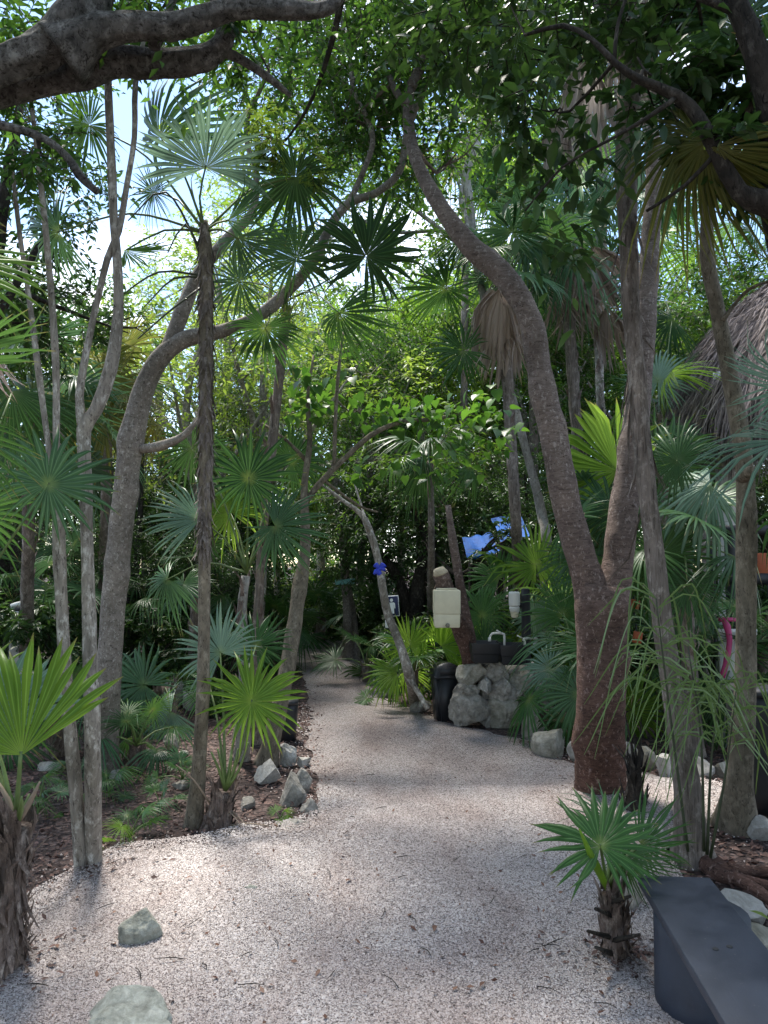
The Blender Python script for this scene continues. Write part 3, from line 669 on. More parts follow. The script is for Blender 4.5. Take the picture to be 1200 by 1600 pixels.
# brown leaning tree at left
t3 = tree('leaning_tree', 'smooth brown tree at left leaning right with one long bough arching over the path', [
    TW((165, 1200, 0, 36.8), (168, 1080, 6, 37.6), (180, 920, 6, 36.8), (192, 800, 6, 36.8), (206, 690, 6, 36.8), (222, 615, 6, 33.6), (250, 560, 6, 30.4), (290, 530, 6, 26.4), (345, 518, 6, 21.6), (400, 495, 6, 19.2), (445, 458, 6, 17.6), (492, 405, 6, 16.0), (515, 355, 6, 15.2), (545, 318, 6, 14.4), (590, 300, 6, 12.0), (625, 265, 6, 12.0), (638, 200, 6, 11.2), (662, 140, 6, 10.4), (690, 70, 6, 8.0)),
    TW((262, 548, 6, 25.6), (282, 495, 6.05, 24.0), (310, 430, 6.1, 20.8), (355, 372, 6.1, 16.0), (392, 335, 6.1, 12.8), (400, 275, 6.1, 10.4), (385, 200, 6.1, 8.0), (420, 110, 6.1, 6.4)),
    TW((218, 702, 6, 14.4), (250, 697, 5.9, 15.2), (285, 682, 5.85, 11.2), (312, 652, 5.8, 7.2)),
    TW((540, 325, 6, 10.4), (558, 290, 6, 9.6), (582, 225, 6, 8.8), (572, 180, 6, 8.0), (553, 145, 6, 7.2), (545, 80, 6, 6.4), (528, 15, 6, 5.6), (500, -60, 6, 4.8)),
    TW((553, 148, 6, 6.4), (530, 120, 6, 4.8), (505, 95, 6, 4.0))],
    'bark_brown', [blob(470, 120, 6.1, .7, .7, .45, 1500), blob(540, 200, 6.5, .55, .6, .4, 900), blob(430, 40, 6.2, .9, .8, .4, 1700), blob(640, 30, 6.2, .7, .7, .4, 800), blob(540, -40, 6.2, 1.1, 1, .5, 1500), blob(480, 240, 6.8, .6, .5, .35, 500), blob(380, 150, 6.4, .5, .5, .3, 300)],
    'leaf_mid', .075, seed=22, flare=.2, sides=16, rough=.055, rscale=6, step=.05)
# heavy gnarled limbs overhead; their trunk stands left of the view
t1 = tree('gnarled_tree', 'old grey gnarled tree reaching two heavy limbs across the top left corner', [
    TW((-620, 1440, 0, 180.5), (-600, 1000, 3.6, 142.5), (-520, 600, 3.6, 133.0), (-300, 300, 3.6, 118.8), (-120, 150, 3.6, 80), (0, 100, 3.6, 56), (58, 80, 3.6, 62), (105, 48, 3.6, 72), (136, 0, 3.65, 74.1), (152, -90, 3.7, 62.7)),
    TW((95, 85, 3.6, 95.0), (145, 52, 3.6, 58.9), (205, 42, 3.6, 43.7), (262, 42, 3.6, 39.9), (315, 30, 3.6, 38.0), (360, 16, 3.6, 36.1), (430, 16, 3.6, 28.5), (495, 16, 3.6, 24.7), (524, 2, 3.6, 22.8), (545, -40, 3.6, 17.1)),
    TW((-130, 185, 3.75, 66.5), (0, 146, 3.8, 39.9), (60, 128, 3.8, 41.8), (115, 116, 3.8, 53.2), (180, 98, 3.8, 47.5), (240, 100, 3.8, 47.5), (295, 96, 3.8, 41.8), (335, 82, 3.8, 34.2), (352, 55, 3.8, 28.5), (340, 10, 3.85, 22.8), (330, -60, 3.9, 19.0)),
    TW((332, 75, 3.8, 17.1), (375, 92, 3.85, 15.2), (420, 122, 3.9, 11.4), (455, 150, 3.95, 6.6)),
    TW((-60, 180, 3.6, 19.0), (0, 195, 3.5, 13.3), (60, 212, 3.5, 13.3), (100, 240, 3.5, 13.3), (128, 278, 3.5, 12.3), (152, 300, 3.5, 10.4)),
    TW((240, 75, 3.7, 19.0), (258, 30, 3.7, 13.3), (285, -30, 3.7, 9.5))],
    'bark_grey', [blob(60, -40, 3.9, .5, .6, .25, 900), blob(300, -70, 4, .8, .8, .35, 1300), blob(480, -90, 4.2, .8, .9, .35, 1100), blob(70, 250, 3.7, .22, .3, .14, 200), blob(395, 60, 4, .22, .3, .15, 220), blob(250, 20, 4.3, .3, .3, .12, 200), blob(-200, -60, 4, .9, .9, .5, 900)],
    'leaf_mid', .075, seed=23, flare=.2, sides=52, rough=.13, rscale=9, ridges=.25, step=.022)
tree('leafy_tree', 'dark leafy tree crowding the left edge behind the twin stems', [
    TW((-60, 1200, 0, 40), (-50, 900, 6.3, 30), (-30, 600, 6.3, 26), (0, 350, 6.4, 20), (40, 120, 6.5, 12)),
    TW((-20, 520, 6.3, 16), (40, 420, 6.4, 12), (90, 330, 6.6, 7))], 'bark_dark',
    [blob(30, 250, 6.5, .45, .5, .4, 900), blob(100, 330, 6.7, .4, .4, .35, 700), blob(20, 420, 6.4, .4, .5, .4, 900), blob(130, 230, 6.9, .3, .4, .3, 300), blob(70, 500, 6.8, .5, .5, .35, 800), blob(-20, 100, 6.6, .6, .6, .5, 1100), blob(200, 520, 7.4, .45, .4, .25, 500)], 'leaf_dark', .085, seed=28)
fern = tree('feathery_bough', 'slender hanging bough with feathery yellow green leaves before the upper dark fan', [TW((545, -60, 4.4, 14), (520, 60, 4.6, 9), (490, 150, 4.8, 6), (450, 215, 4.9, 4), (410, 250, 4.9, 2))], 'bark_dark',
    [blob(440, 225, 4.85, .24, .2, .13, 420), blob(400, 205, 4.9, .15, .2, .1, 200), blob(490, 250, 4.9, .12, .2, .1, 160)], 'leaf_yellow', .055, seed=29, wid=.3, flare=0)
# twin slender stems, mottled
t2 = tree('twin_stem_tree', 'slender pale mottled tree of paired stems at the left edge of the gravel', [
    TW((146, 1357, 0, 26.3), (145, 1180, 4.0, 24.6), (140, 1000, 4.0, 21.2), (136, 850, 4.0, 18.7), (133, 740, 4.0, 18.7), (131, 672, 4.0, 22.1), (150, 640, 4.0, 20.4), (172, 575, 4.0, 19.6), (184, 500, 4.0, 17.0), (184, 420, 4.0, 14.4), (177, 330, 4.0, 13.6), (172, 200, 4.0, 12.8), (166, 60, 4.0, 11.0), (160, -60, 4.0, 9.3)),
    TW((128, 1362, 0, 20.4), (118, 1230, 4.05, 20.4), (106, 1100, 4.05, 19.6), (97, 960, 4.05, 18.7), (92, 840, 4.05, 18.7), (90, 760, 4.05, 13.6), (88, 690, 4.05, 11.0), (87, 560, 4.05, 11.0), (75, 400, 4.05, 10.2), (62, 270, 4.05, 8.5), (45, 130, 4.05, 6.8)),
    TW((131, 680, 4.0, 17.0), (124, 620, 4.0, 13.6), (136, 545, 4.0, 11.0), (152, 470, 4.0, 10.2), (168, 405, 4.0, 10.2), (186, 360, 4.0, 10.2), (198, 290, 4.0, 9.3), (210, 215, 4.0, 8.5), (212, 130, 4.0, 8.5), (225, 60, 4, 6.8)),
    TW((92, 790, 4.05, 12.8), (78, 710, 4.05, 9.3), (68, 640, 4.05, 9.3), (58, 560, 4.05, 9.3), (46, 470, 4.1, 8.5), (30, 360, 4.1, 7.6), (18, 250, 4.1, 6.8))],
    'bark_pale', [blob(40, 180, 4.2, .28, .35, .25, 420), blob(180, -90, 4.2, .5, .5, .3, 700), blob(20, 80, 4.3, .3, .4, .3, 300)],
    'leaf_mid', .07, seed=24, flare=.18, sides=12, rough=.05, rscale=12)
tree('canopy_tree', 'airy sunlit tree whose light green leaves fill the gap over the middle of the path', [
    TW((912, 1065, 0, 22), (905, 960, 9.6, 15), (872, 760, 9.6, 13), (840, 600, 9.6, 12), (775, 440, 9.6, 10), (690, 360, 9.6, 8), (610, 300, 9.6, 5)), TW((740, 405, 9.6, 7), (720, 300, 9.7, 5), (700, 230, 9.8, 3)), TW((690, 360, 9.6, 6), (600, 360, 9.5, 5), (520, 310, 9.4, 3))], 'bark_pale',
    [blob(560, 300, 9.4, .8, .6, .5, 800), blob(640, 330, 9.7, .7, .6, .5, 800), blob(600, 230, 9.6, .9, .6, .5, 900), blob(500, 300, 9.5, .7, .6, .5, 650), blob(680, 260, 9.8, .7, .6, .5, 700), blob(480, 190, 9.6, .8, .6, .5, 700), blob(540, 420, 9.8, .6, .6, .4, 500), blob(650, 430, 9.9, .7, .6, .4, 600), blob(420, 330, 9.8, .5, .6, .4, 300), blob(400, 90, 10, 1, .8, .5, 700), blob(720, 380, 10, .5, .5, .4, 400), blob(560, 90, 10, 1.2, .8, .6, 900)], 'leaf_bright', .1, seed=30)
# rough trunk of the heart-leaved tree by the rock edge
t6 = tree('heart_leaf_tree', 'leaning pale tree by the left rocks with broad heart shaped leaves above the path', [
    TW((416, 1198, 0, 32), (428, 1140, 6.1, 27), (446, 1060, 6.2, 25), (458, 985, 6.3, 24), (470, 910, 6.4, 22), (477, 850, 6.5, 17), (476, 760, 6.6, 10), (484, 690, 6.7, 9), (481, 620, 6.8, 6), (490, 555, 6.9, 3)),
    TW((474, 790, 6.6, 10), (500, 755, 6.6, 10), (540, 715, 6.6, 9), (580, 680, 6.6, 8), (625, 660, 6.7, 7), (680, 655, 6.8, 6), (740, 640, 6.9, 4)),
    TW((522, 732, 6.6, 6), (524, 660, 6.6, 6), (528, 590, 6.7, 6), (536, 520, 6.8, 4)),
    TW((478, 720, 6.7, 7), (450, 690, 6.7, 5), (410, 662, 6.7, 4)),
    TW((505, 750, 6.6, 5), (560, 790, 6.8, 4), (590, 800, 7.0, 3))],
    'bark_moss', [blob(560, 640, 7.2, .5, .4, .25, 260), blob(700, 690, 7.3, .5, .4, .3, 300)], 'leaf_bright', .085, seed=25, flare=.25, sides=11, rough=.09, rscale=9)
def heart_mesh():
    o = [(0, 0), (.22, -.1), (.42, .02), (.5, .28), (.38, .58), (.18, .85), (0, 1.08)]
    V = [(x, y, .16 * abs(x) - .22 * max(0, y) ** 2) for x, y in o] + [(-x, y, .16 * abs(x) - .22 * max(0, y) ** 2) for x, y in o[1:-1]] + [(0, .3, -.03), (0, .6, -.1)]
    f = [(0, 1, 12), (1, 2, 12), (2, 3, 12), (3, 13, 12), (3, 4, 13), (4, 5, 13), (5, 6, 13), (0, 12, 7), (7, 12, 8), (8, 12, 9), (9, 12, 13), (9, 13, 10), (10, 13, 11), (11, 13, 6)]
    return mk_mesh('heart_leaf', V, np.array(f), M['leaf_heart'], True)
hm = heart_mesh(); rr_ = random.Random(3)
def put_leaves(root, mesh, spots, size, name='leaf'):
    for c, rad, n in spots:
        for k in range(n):
            p = Vector(c) + Vector([rr_.gauss(0, .55) * q for q in rad]); s = size * rr_.uniform(.65, 1.25)
            yaw = rr_.uniform(0, 6.28); pit = rr_.uniform(-1.2, .15); rol = rr_.uniform(-.5, .5)
            link(name, mesh, root, Matrix.Translation(p - root.location) @ Matrix.Rotation(yaw, 4, 'Z') @ Matrix.Rotation(pit, 4, 'X') @ Matrix.Rotation(rol, 4, 'Y') @ Matrix.Scale(s, 4))
put_leaves(t6, hm, [(P(500, 600, 6.8), (.32, .3, .3), 70), (P(470, 640, 6.7), (.22, .2, .12), 16), (P(600, 640, 6.7), (.4, .3, .14), 54), (P(690, 650, 6.8), (.4, .3, .18), 70), (P(770, 660, 6.9), (.3, .3, .28), 50), (P(700, 720, 6.9), (.35, .3, .22), 34), (P(580, 745, 6.8), (.3, .2, .12), 12)], .092)
# right-hand tree with a cracked foot
t5 = tree('cracked_trunk_tree', 'dark trunk with a cracked flaring foot behind the bench at the right', [
    TW((1152, 1300, 0, 53.3), (1156, 1200, 4.55, 37.4), (1164, 1080, 4.55, 31.3), (1166, 930, 4.55, 30.6), (1166, 800, 4.55, 31.3), (1160, 700, 4.55, 28.6), (1143, 600, 4.55, 24.5), (1122, 490, 4.55, 22.4), (1105, 400, 4.55, 21.1), (1108, 300, 4.5, 19.0), (1118, 215, 4.5, 16.3)),
    TW((1160, 745, 4.5, 20.4), (1172, 738, 4.4, 19.0), (1178, 735, 4.35, 15.0)),
    TW((1130, 500, 4.5, 8.2), (1148, 475, 4.5, 6.1), (1170, 452, 4.4, 5.4), (1200, 440, 4.3, 4.8), (1240, 420, 4.3, 3.4))],
    'bark_moss', [], None, seed=26, flare=.42, sides=16, rough=.09, rscale=6, ridges=.35)
# dark overhanging tree rooted beyond the right edge
ts = tree('overhanging_tree', 'dark silhouetted tree hanging crooked boughs and broad leaves over the top right corner', [
    TW((1760, 1500, 0, 190), (1720, 1000, 3.3, 130), (1600, 600, 3.3, 110), (1400, 400, 3.3, 84), (1270, 332, 3.3, 60), (1200, 318, 3.3, 44), (1155, 300, 3.3, 28), (1120, 238, 3.3, 25), (1092, 185, 3.3, 22), (1060, 150, 3.3, 18), (1000, 125, 3.3, 14), (960, 98, 3.3, 11), (925, 62, 3.3, 8), (880, 40, 3.4, 8), (820, 55, 3.5, 5)),
    TW((1270, 335, 3.3, 50), (1215, 200, 3.25, 44), (1190, 110, 3.2, 40), (1165, 40, 3.2, 36), (1120, -60, 3.2, 28)),
    TW((1185, 40, 3.2, 18), (1140, 15, 3.2, 14), (1090, -5, 3.2, 12)),
    TW((1060, 150, 3.3, 9), (1010, 185, 3.3, 7), (950, 220, 3.35, 5), (880, 260, 3.4, 4), (820, 330, 3.5, 3)),
    TW((960, 98, 3.3, 7), (965, 40, 3.3, 6), (990, -40, 3.3, 5)),
    TW((1120, 238, 3.3, 8), (1070, 290, 3.35, 6), (1010, 330, 3.4, 5))],
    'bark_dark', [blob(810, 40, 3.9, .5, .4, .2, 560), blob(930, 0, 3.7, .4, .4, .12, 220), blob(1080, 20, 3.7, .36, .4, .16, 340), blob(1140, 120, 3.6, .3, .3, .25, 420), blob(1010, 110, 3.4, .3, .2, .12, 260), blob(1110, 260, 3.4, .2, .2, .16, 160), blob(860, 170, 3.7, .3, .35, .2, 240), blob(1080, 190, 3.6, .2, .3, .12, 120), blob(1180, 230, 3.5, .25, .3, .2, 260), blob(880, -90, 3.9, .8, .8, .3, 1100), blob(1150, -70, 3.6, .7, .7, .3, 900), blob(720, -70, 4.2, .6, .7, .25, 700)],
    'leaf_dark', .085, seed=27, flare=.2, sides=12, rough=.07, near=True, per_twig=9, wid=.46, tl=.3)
def oval_mesh(mat):
    V, f = leaf_cloud(np.zeros((1, 3)), np.array([[0, 1., 0]]), np.array([[0, 0, 1.]]), [1.0], .44, True, .3, .25)
    return mk_mesh('oval_leaf', V, f, M[mat], True)
ov = oval_mesh('leaf_dark')
put_leaves(ts, ov, [(P(870, 300, 3.6), (.22, .2, .3), 70), (P(900, 400, 3.6), (.17, .15, .22), 46), (P(940, 230, 3.5), (.25, .2, .15), 50), (P(800, 260, 3.7), (.14, .15, .2), 30), (P(1100, 40, 3.4), (.3, .2, .15), 30), (P(780, 110, 3.9), (.3, .2, .18), 34)], .105)

_late = []
# ================================================================== palms near the path
# front left
pa = palm('fan_palm', 'short shaggy palm at bottom left with one big yellow green fan catching light', *TW((8, 1515, 0, 46), (12, 1430, 3.05, 42), (18, 1350, 3.05, 44), (24, 1290, 3.05, 48)), 'bark_shag', 31, 'fan palms along the path', 200, .15, flare=.3)
ct = P(24, 1290, 3.05)
hero(pa, 34, 1180, 3.0, 198, 103, 'cup', 'palm_bright', 6, 4, ct, pw=.009)
hero(pa, -14, 1150, 3.2, 165, 85, 'cup', 'palm_silver', 15, 10, ct, pw=.008)
hero(pa, -60, 1100, 3.4, 150, 130, 'full', 'palm_bright', 20, 10, ct)
for ex, ey, dd in ((62, 1222, 3.0), (34, 1245, 2.95), (-8, 1215, 3.1), (46, 1240, 3.08)):
    V, f = tube([ct, (ct + P(ex, ey, dd)) / 2 + Vector((.01, 0, .01)), P(ex, ey, dd)], [.014, .011, .004], 5, .05)
    wpart('cut_petiole', V, f, M['petiole_dead' if ex == 62 or ex == -8 else 'petiole'], pa, True)
# fan off the left edge
pb = palm('fan_palm', 'palm beyond the left edge holding a round blue green fan before the twin stems', *TW((-95, 1390, 0, 50), (-90, 1200, 3.8, 40), (-80, 1010, 3.8, 36)), 'bark_shag', 32, 'fan palms along the path', 50)
ct = P(-80, 1000, 3.8)
hero(pb, 75, 757, 3.7, 118, 48, 'star', 'palm_blue', 8, 5, ct, pw=.007, sag=.02)
hero(pb, -40, 800, 3.7, 130, 20, 'full', 'palm_green', 30, 20, ct)
hero(pb, 20, 610, 4.4, 120, 250, 'hang', 'palm_dark', -10, 20, ct)
auto_crown(pb, ct, 4, .42, .6, ['palm_green', 'palm_blue'], seed=2, az=(100, 260))
pc = palm('fan_palm', 'close palm at the far left edge showing long yellow green blade tips', *TW((-330, 1560, 0, 80), (-310, 1100, 2.3, 60), (-280, 760, 2.3, 56)), 'bark_shag', 33, 'fan palms along the path', 30)
ct = P(-280, 750, 2.3)
hero(pc, -115, 400, 2.2, 190, 20, 'half', 'palm_bright', 35, -50, ct)
hero(pc, -105, 560, 2.15, 190, -8, 'half', 'palm_green', 40, 60, ct)
hero(pc, -120, 660, 2.3, 185, -40, 'stiff', 'palm_green', 30, 40, ct)
hero(pc, -130, 300, 2.5, 200, 30, 'half', 'palm_dark', 40, 30, ct)
hero(pc, -95, 470, 2.7, 150, -20, 'hang', 'palm_blue', 30, 30, ct)
hero(pc, -40, 520, 3.2, 110, -80, 'dead', 'palm_dead', 0, 20, ct, pet='petiole_dead')
# tall shaggy palm, left of centre
pdp, pdr = TW((302, 1288, 0, 28.9), (312, 1180, 4.75, 21.1), (318, 1040, 4.75, 18.7), (320, 860, 4.75, 19.5), (321, 700, 4.75, 21.1), (322, 560, 4.75, 23.4), (322, 450, 4.75, 21.8), (321, 385, 4.75, 21.1), (320, 345, 4.75, 9.4))
pd = palm('fan_palm', 'tall shaggy trunked palm left of the path crowned with stiff fans against the sky', pdp, pdr, 'bark_moss', 34, 'fan palms along the path', 0, .1, rough=.05)
shag(pd, pdp[3:], pdr[3:], 'bark_peel', seed=5, n=460, L=.11, w=.011, up=False)
ct = P(320, 362, 4.75)
hero(pd, 322, 262, 4.7, 118, 92, 'half', 'palm_silver', -14, 0, ct, pet_mid=P(312, 310, 4.7), label='pale upright fan lit from above')
hero(pd, 250, 215, 4.8, 130, 112, 'hang', 'palm_blue', 15, -40, ct)
hero(pd, 372, 370, 4.65, 112, -72, 'hang2', 'palm_blue', 0, 30, ct)
hero(pd, 356, 345, 4.75, 100, 30, 'edge', 'palm_blue', 20, 55, ct)
hero(pd, 462, 275, 5.0, 108, -95, 'star', 'palm_dark', 8, -8, ct)
hero(pd, 140, 195, 4.9, 88, 205, 'full', 'palm_dark', 35, 15, ct)
hero(pd, 92, 362, 4.9, 95, 190, 'hang', 'palm_blue', 20, 10, ct)
hero(pd, 195, 390, 4.9, 90, -10, 'edge', 'palm_dark', 30, 60, ct)
hero(pd, 240, 300, 5.0, 70, 170, 'thin', 'palm_dark', 40, 10, ct)
for ex, ey in ((200, 345), (178, 470), (225, 480), (215, 530), (262, 395)):
    V, f = tube([P(318, 400 + .25 * (ey - 345), 4.75), P((318 + ex) / 2, ey - 45, 4.7), P(ex, ey, 4.7)], [.009, .007, .004], 5, .08)
    wpart('bare_petiole', V, f, M['petiole_dark'], pd, True)
# fan palm hidden behind: dark wheel-like fans over the path
pe = palm('fan_palm', 'palm behind the shaggy one whose dark wheel shaped fans hang over the path centre', *TW((398, 1165, 0, 22), (402, 1000, 6.6, 15), (410, 850, 6.6, 14), (425, 690, 6.6, 14), (440, 560, 6.6, 15), (448, 480, 6.6, 16)), 'bark_peel', 35, 'fan palms along the path', 30)
ct = P(448, 470, 6.6)
hero(pe, 572, 400, 5.85, 112, 70, 'star', 'palm_dark', 8, 6, ct, sag=-.02)
hero(pe, 463, 405, 5.85, 92, 100, 'full', 'palm_dark', 12, 0, ct)
hero(pe, 530, 488, 5.8, 92, -60, 'hang', 'palm_green', -18, 20, ct)
hero(pe, 415, 512, 5.8, 84, -100, 'full2', 'palm_green', 10, 10, ct)
hero(pe, 375, 440, 6.7, 84, 190, 'thin', 'palm_dark', 20, 20, ct)
hero(pe, 505, 380, 7.0, 80, 60, 'thin', 'palm_dark', 30, -20, ct)
items = []
for k in range(26):
    a = P(438 + random.uniform(-6, 14), 455 + random.uniform(-10, 10), 6.4); e = a + Vector((random.uniform(-.12, .16), random.uniform(-.1, .1), -random.uniform(.15, .42)))
    items.append(tube([a, (a + e) / 2 + Vector((0, 0, .05)), e], [.004, .003, .002], 4, .08, cap=False))
    for q in range(26):
        c = a.lerp(e, q / 26) + Vector([random.gauss(0, .018) for _ in range(3)]); items.append((np.array([[0, 0, 1], [1, 0, -.5], [-.5, .87, -.5], [-.5, -.87, -.5]]) * .008 + np.array(c), np.array([[0, 1, 2], [0, 2, 3], [0, 3, 1]])))
wpart('flower_spray', *join(items), M['leaf_yellow'], pe, kind='stuff')
# middle palm with bright and bluish fans
pf = palm('fan_palm', 'mid height palm with a bright round fan above a drooping blue grey one', *TW((378, 1190, 0, 24), (382, 1080, 6.1, 17), (378, 960, 6.1, 15), (384, 900, 6.1, 14)), 'bark_white', 36, 'fan palms along the path', 24)
ct = P(386, 895, 6.1)
hero(pf, 388, 748, 5.9, 104, 75, 'star', 'palm_green', 10, 4, ct, sag=.03)
hero(pf, 430, 822, 5.8, 92, -30, 'full2', 'palm_blue', -22, 10, ct)
hero(pf, 312, 812, 5.9, 92, 158, 'edge', 'palm_silver', 5, 14, ct)
hero(pf, 300, 700, 6.6, 80, -75, 'full', 'palm_dark', 15, 10, ct)
hero(pf, 262, 905, 6.6, 66, 215, 'hang', 'palm_blue', 10, 30, ct)
hero(pf, 360, 800, 6.4, 80, 130, 'full', 'palm_bright', 20, 10, ct)
hero(pf, 455, 720, 6.8, 80, 40, 'full', 'palm_green', 20, 0, ct)
# low palm with the large bright round fan
pg = palm('fan_palm', 'low palm beside the left rocks with a large bright round fan lit from behind', *TW((338, 1298, 0, 44), (345, 1262, 4.75, 36), (350, 1238, 4.75, 30)), 'bark_shag', 37, 'fan palms along the path', 60, .12)
ct = P(352, 1235, 4.75)
hero(pg, 393, 1096, 4.7, 102, 78, 'star', 'palm_bright', 8, 4, ct, sag=.0, pet_mid=P(378, 1170, 4.7))
hero(pg, 345, 1020, 4.95, 84, 118, 'stiff', 'palm_silver', 18, -15, ct)
hero(pg, 400, 1010, 5.4, 70, 80, 'full', 'palm_green', 20, -15, ct)
hero(pg, 330, 1075, 5.0, 60, 175, 'edge', 'palm_green', 20, 30, ct)
for ex, ey, wd in ((388, 1160, .008), (372, 1170, .008), (340, 1170, .006), (330, 1175, .006), (362, 1180, .009)):
    V, f = tube([ct, P((352 + ex) / 2 + 2, 1205, 4.72), P(ex, ey, 4.7)], [.012, .009, .006], 5, .06); wpart('cut_petiole', V, f, M['petiole'], pg, True)
for a, e in (((330, 1258), (275, 1195)), ((355, 1262), (400, 1318)), ((345, 1262), (382, 1300)), ((330, 1300), (420, 1290))):
    V, f = tube([P(*a, 4.75), (P(*a, 4.75) + P(*e, 4.6)) / 2 + Vector((0, 0, .03)), P(*e, 4.6)], [.007, .005, .003], 5, .06); wpart('dry_petiole', V, f, M['petiole_dead'], pg, True)
# front right, beside the bench
pk = palm('fan_palm', 'small palm at the front right beside the dark bench, dark fan of stiff points', *TW((962, 1492, 0, 36), (958, 1440, 3.13, 31), (950, 1395, 3.13, 30)), 'bark_shag', 38, 'fan palms along the path', 150, .11, flare=.4)
ct = P(950, 1390, 3.13)
hero(pk, 938, 1322, 3.0, 116, 95, 'star', 'palm_green', 24, 6, ct, sag=-.02)
hero(pk, 1000, 1318, 3.25, 90, -20, 'hang', 'palm_green', 10, 25, ct)
hero(pk, 978, 1340, 3.1, 80, -62, 'hang2', 'palm_dark', 0, 20, ct)
hero(pk, 955, 1290, 3.4, 100, 70, 'thin', 'palm_blue', 40, 10, ct)
V, f = tube([ct, P(930, 1350, 3.0), P(905, 1295, 2.95)], [.012, .017, .003], 6, .04); V = V.copy(); wpart('spear_leaf', V, f, M['palm_bright'], pk, True)
for ex, ey in ((930, 1420), (918, 1455), (930, 1480), (1000, 1460), (985, 1400)):
    a = P(955, ey + 10, 3.1); V, f = tube([a, P(ex, ey, 3.0)], [.012, .006], 5, .05); wpart('dry_petiole', V, f, M['bark_dark'], pk, True)
# dry stump-like palm seedling behind it
pk2 = palm('dry_palm', 'dead dark palm stub with dry spikes between the red tree and the slender trunk', *TW((992, 1275, 0, 30), (992, 1240, 4.9, 24), (994, 1200, 4.9, 16)), 'bark_dark', 39, None, 40, .2, shagmat='bark_dark')
for ex, ey in ((980, 1130), (990, 1150), (1002, 1120), (966, 1165), (1010, 1190), (975, 1110)):
    V, f = tube([P(992, 1215, 4.9), P((992 + ex) / 2 + 3, (1215 + ey) / 2, 4.9), P(ex, ey, 4.85)], [.012, .008, .002], 5, .06); wpart('dry_spike', V, f, M['bark_dark'], pk2, True)
# tall fibrous palm right, crown above the frame, dead skirt hanging
poP, poR = TW((1082, 1348, 0, 52.2), (1072, 1240, 4.15, 36.9), (1056, 1110, 4.15, 32.4), (1036, 980, 4.15, 31.5), (1022, 860, 4.15, 29.7), (1006, 720, 4.15, 28.8), (996, 600, 4.15, 27.9), (986, 480, 4.2, 27.9), (981, 360, 4.25, 29.7), (980, 240, 4.3, 34.2), (985, 100, 4.4, 41.4), (990, -60, 4.5, 39.6))
po = palm('fan_palm', 'tall palm with fibrous peeling trunk right of the red tree, grey dead skirt at top', poP, poR, 'bark_peel', 40, 'fan palms along the path', 0, .3, flare=.55, sides=14, rough=.06)
shag(po, poP[4:], poR[4:], 'bark_peel', 8, 46, .4, .012, False, 'peeling_fibre')
ct = P(990, -40, 4.5)
hero(po, 915, 95, 4.4, 150, -100, 'dead2', 'palm_grey', 5, 15, ct, pet='petiole_dead')
hero(po, 1032, 90, 4.5, 140, -78, 'dead2', 'palm_grey', 0, -15, ct, pet='petiole_dead')
hero(po, 985, 40, 4.3, 190, -92, 'dead', 'palm_grey', 0, 10, ct, pet='petiole_dead')
hero(po, 870, 190, 4.8, 120, -98, 'dead', 'palm_grey', 10, 10, ct, pet='petiole_dead')
hero(po, 800, 60, 4.7, 150, -110, 'hang2', 'palm_dark', 0, 10, ct)
hero(po, 850, 30, 5.0, 150, -80, 'hang2', 'palm_dark', 0, 30, ct)
auto_crown(po, ct, 9, .6, .7, ['palm_dark', 'palm_green'], seed=6, e0=80, e1=0)
# drooping yellowing fan hanging at top right, on the cracked trunk's palm neighbour
pr_ = palm('fan_palm', 'palm at the right edge drooping yellowing fans before the red tree top', *TW((1330, 1500, 0, 60), (1310, 1000, 3.5, 44), (1240, 500, 3.5, 40), (1190, 230, 3.5, 40), (1175, 150, 3.5, 36)), 'bark_dark', 41, 'fan palms along the path', 40)
ct = P(1170, 140, 3.5)
hero(pr_, 1105, 222, 3.3, 215, -122, 'hang2', 'palm_yellow', 10, 28, ct)
hero(pr_, 1120, 228, 3.25, 210, -80, 'hang2', 'palm_yellow', 0, 30, ct)
hero(pr_, 1085, 205, 3.45, 185, 190, 'hang', 'palm_yellow', 10, 40, ct)
hero(pr_, 1185, 200, 3.3, 190, -60, 'hang', 'palm_dark', 0, 20, ct)
hero(pr_, 1060, 180, 3.6, 160, 205, 'edge', 'palm_dark', 20, 60, ct)
hero(pr_, 1230, 120, 3.4, 200, 10, 'full', 'palm_dark', 20, 30, ct)
hero(pr_, 1150, 40, 3.7, 170, 100, 'full', 'palm_dark', 30, 20, ct)
# bluish blades reaching in from the right
pp = palm('fan_palm', 'palm beyond the right edge spreading long silvery blades before the thatched roof', *TW((1420, 1350, 0, 60), (1400, 1000, 4.1, 40), (1370, 800, 4.1, 40)), 'bark_shag', 42, 'fan palms along the path', 30)
ct = P(1370, 790, 4.1)
hero(pp, 1240, 600, 4.0, 120, 172, 'edge', 'palm_silver', 10, -40, ct)
hero(pp, 1235, 690, 3.9, 175, 174, 'edge', 'palm_silver', 14, 62, ct)
hero(pp, 1250, 800, 4.0, 130, 200, 'hang', 'palm_green', 20, 20, ct)
auto_crown(pp, ct, 7, .5, .55, ['palm_blue', 'palm_green'], seed=9, az=(-100, 80))
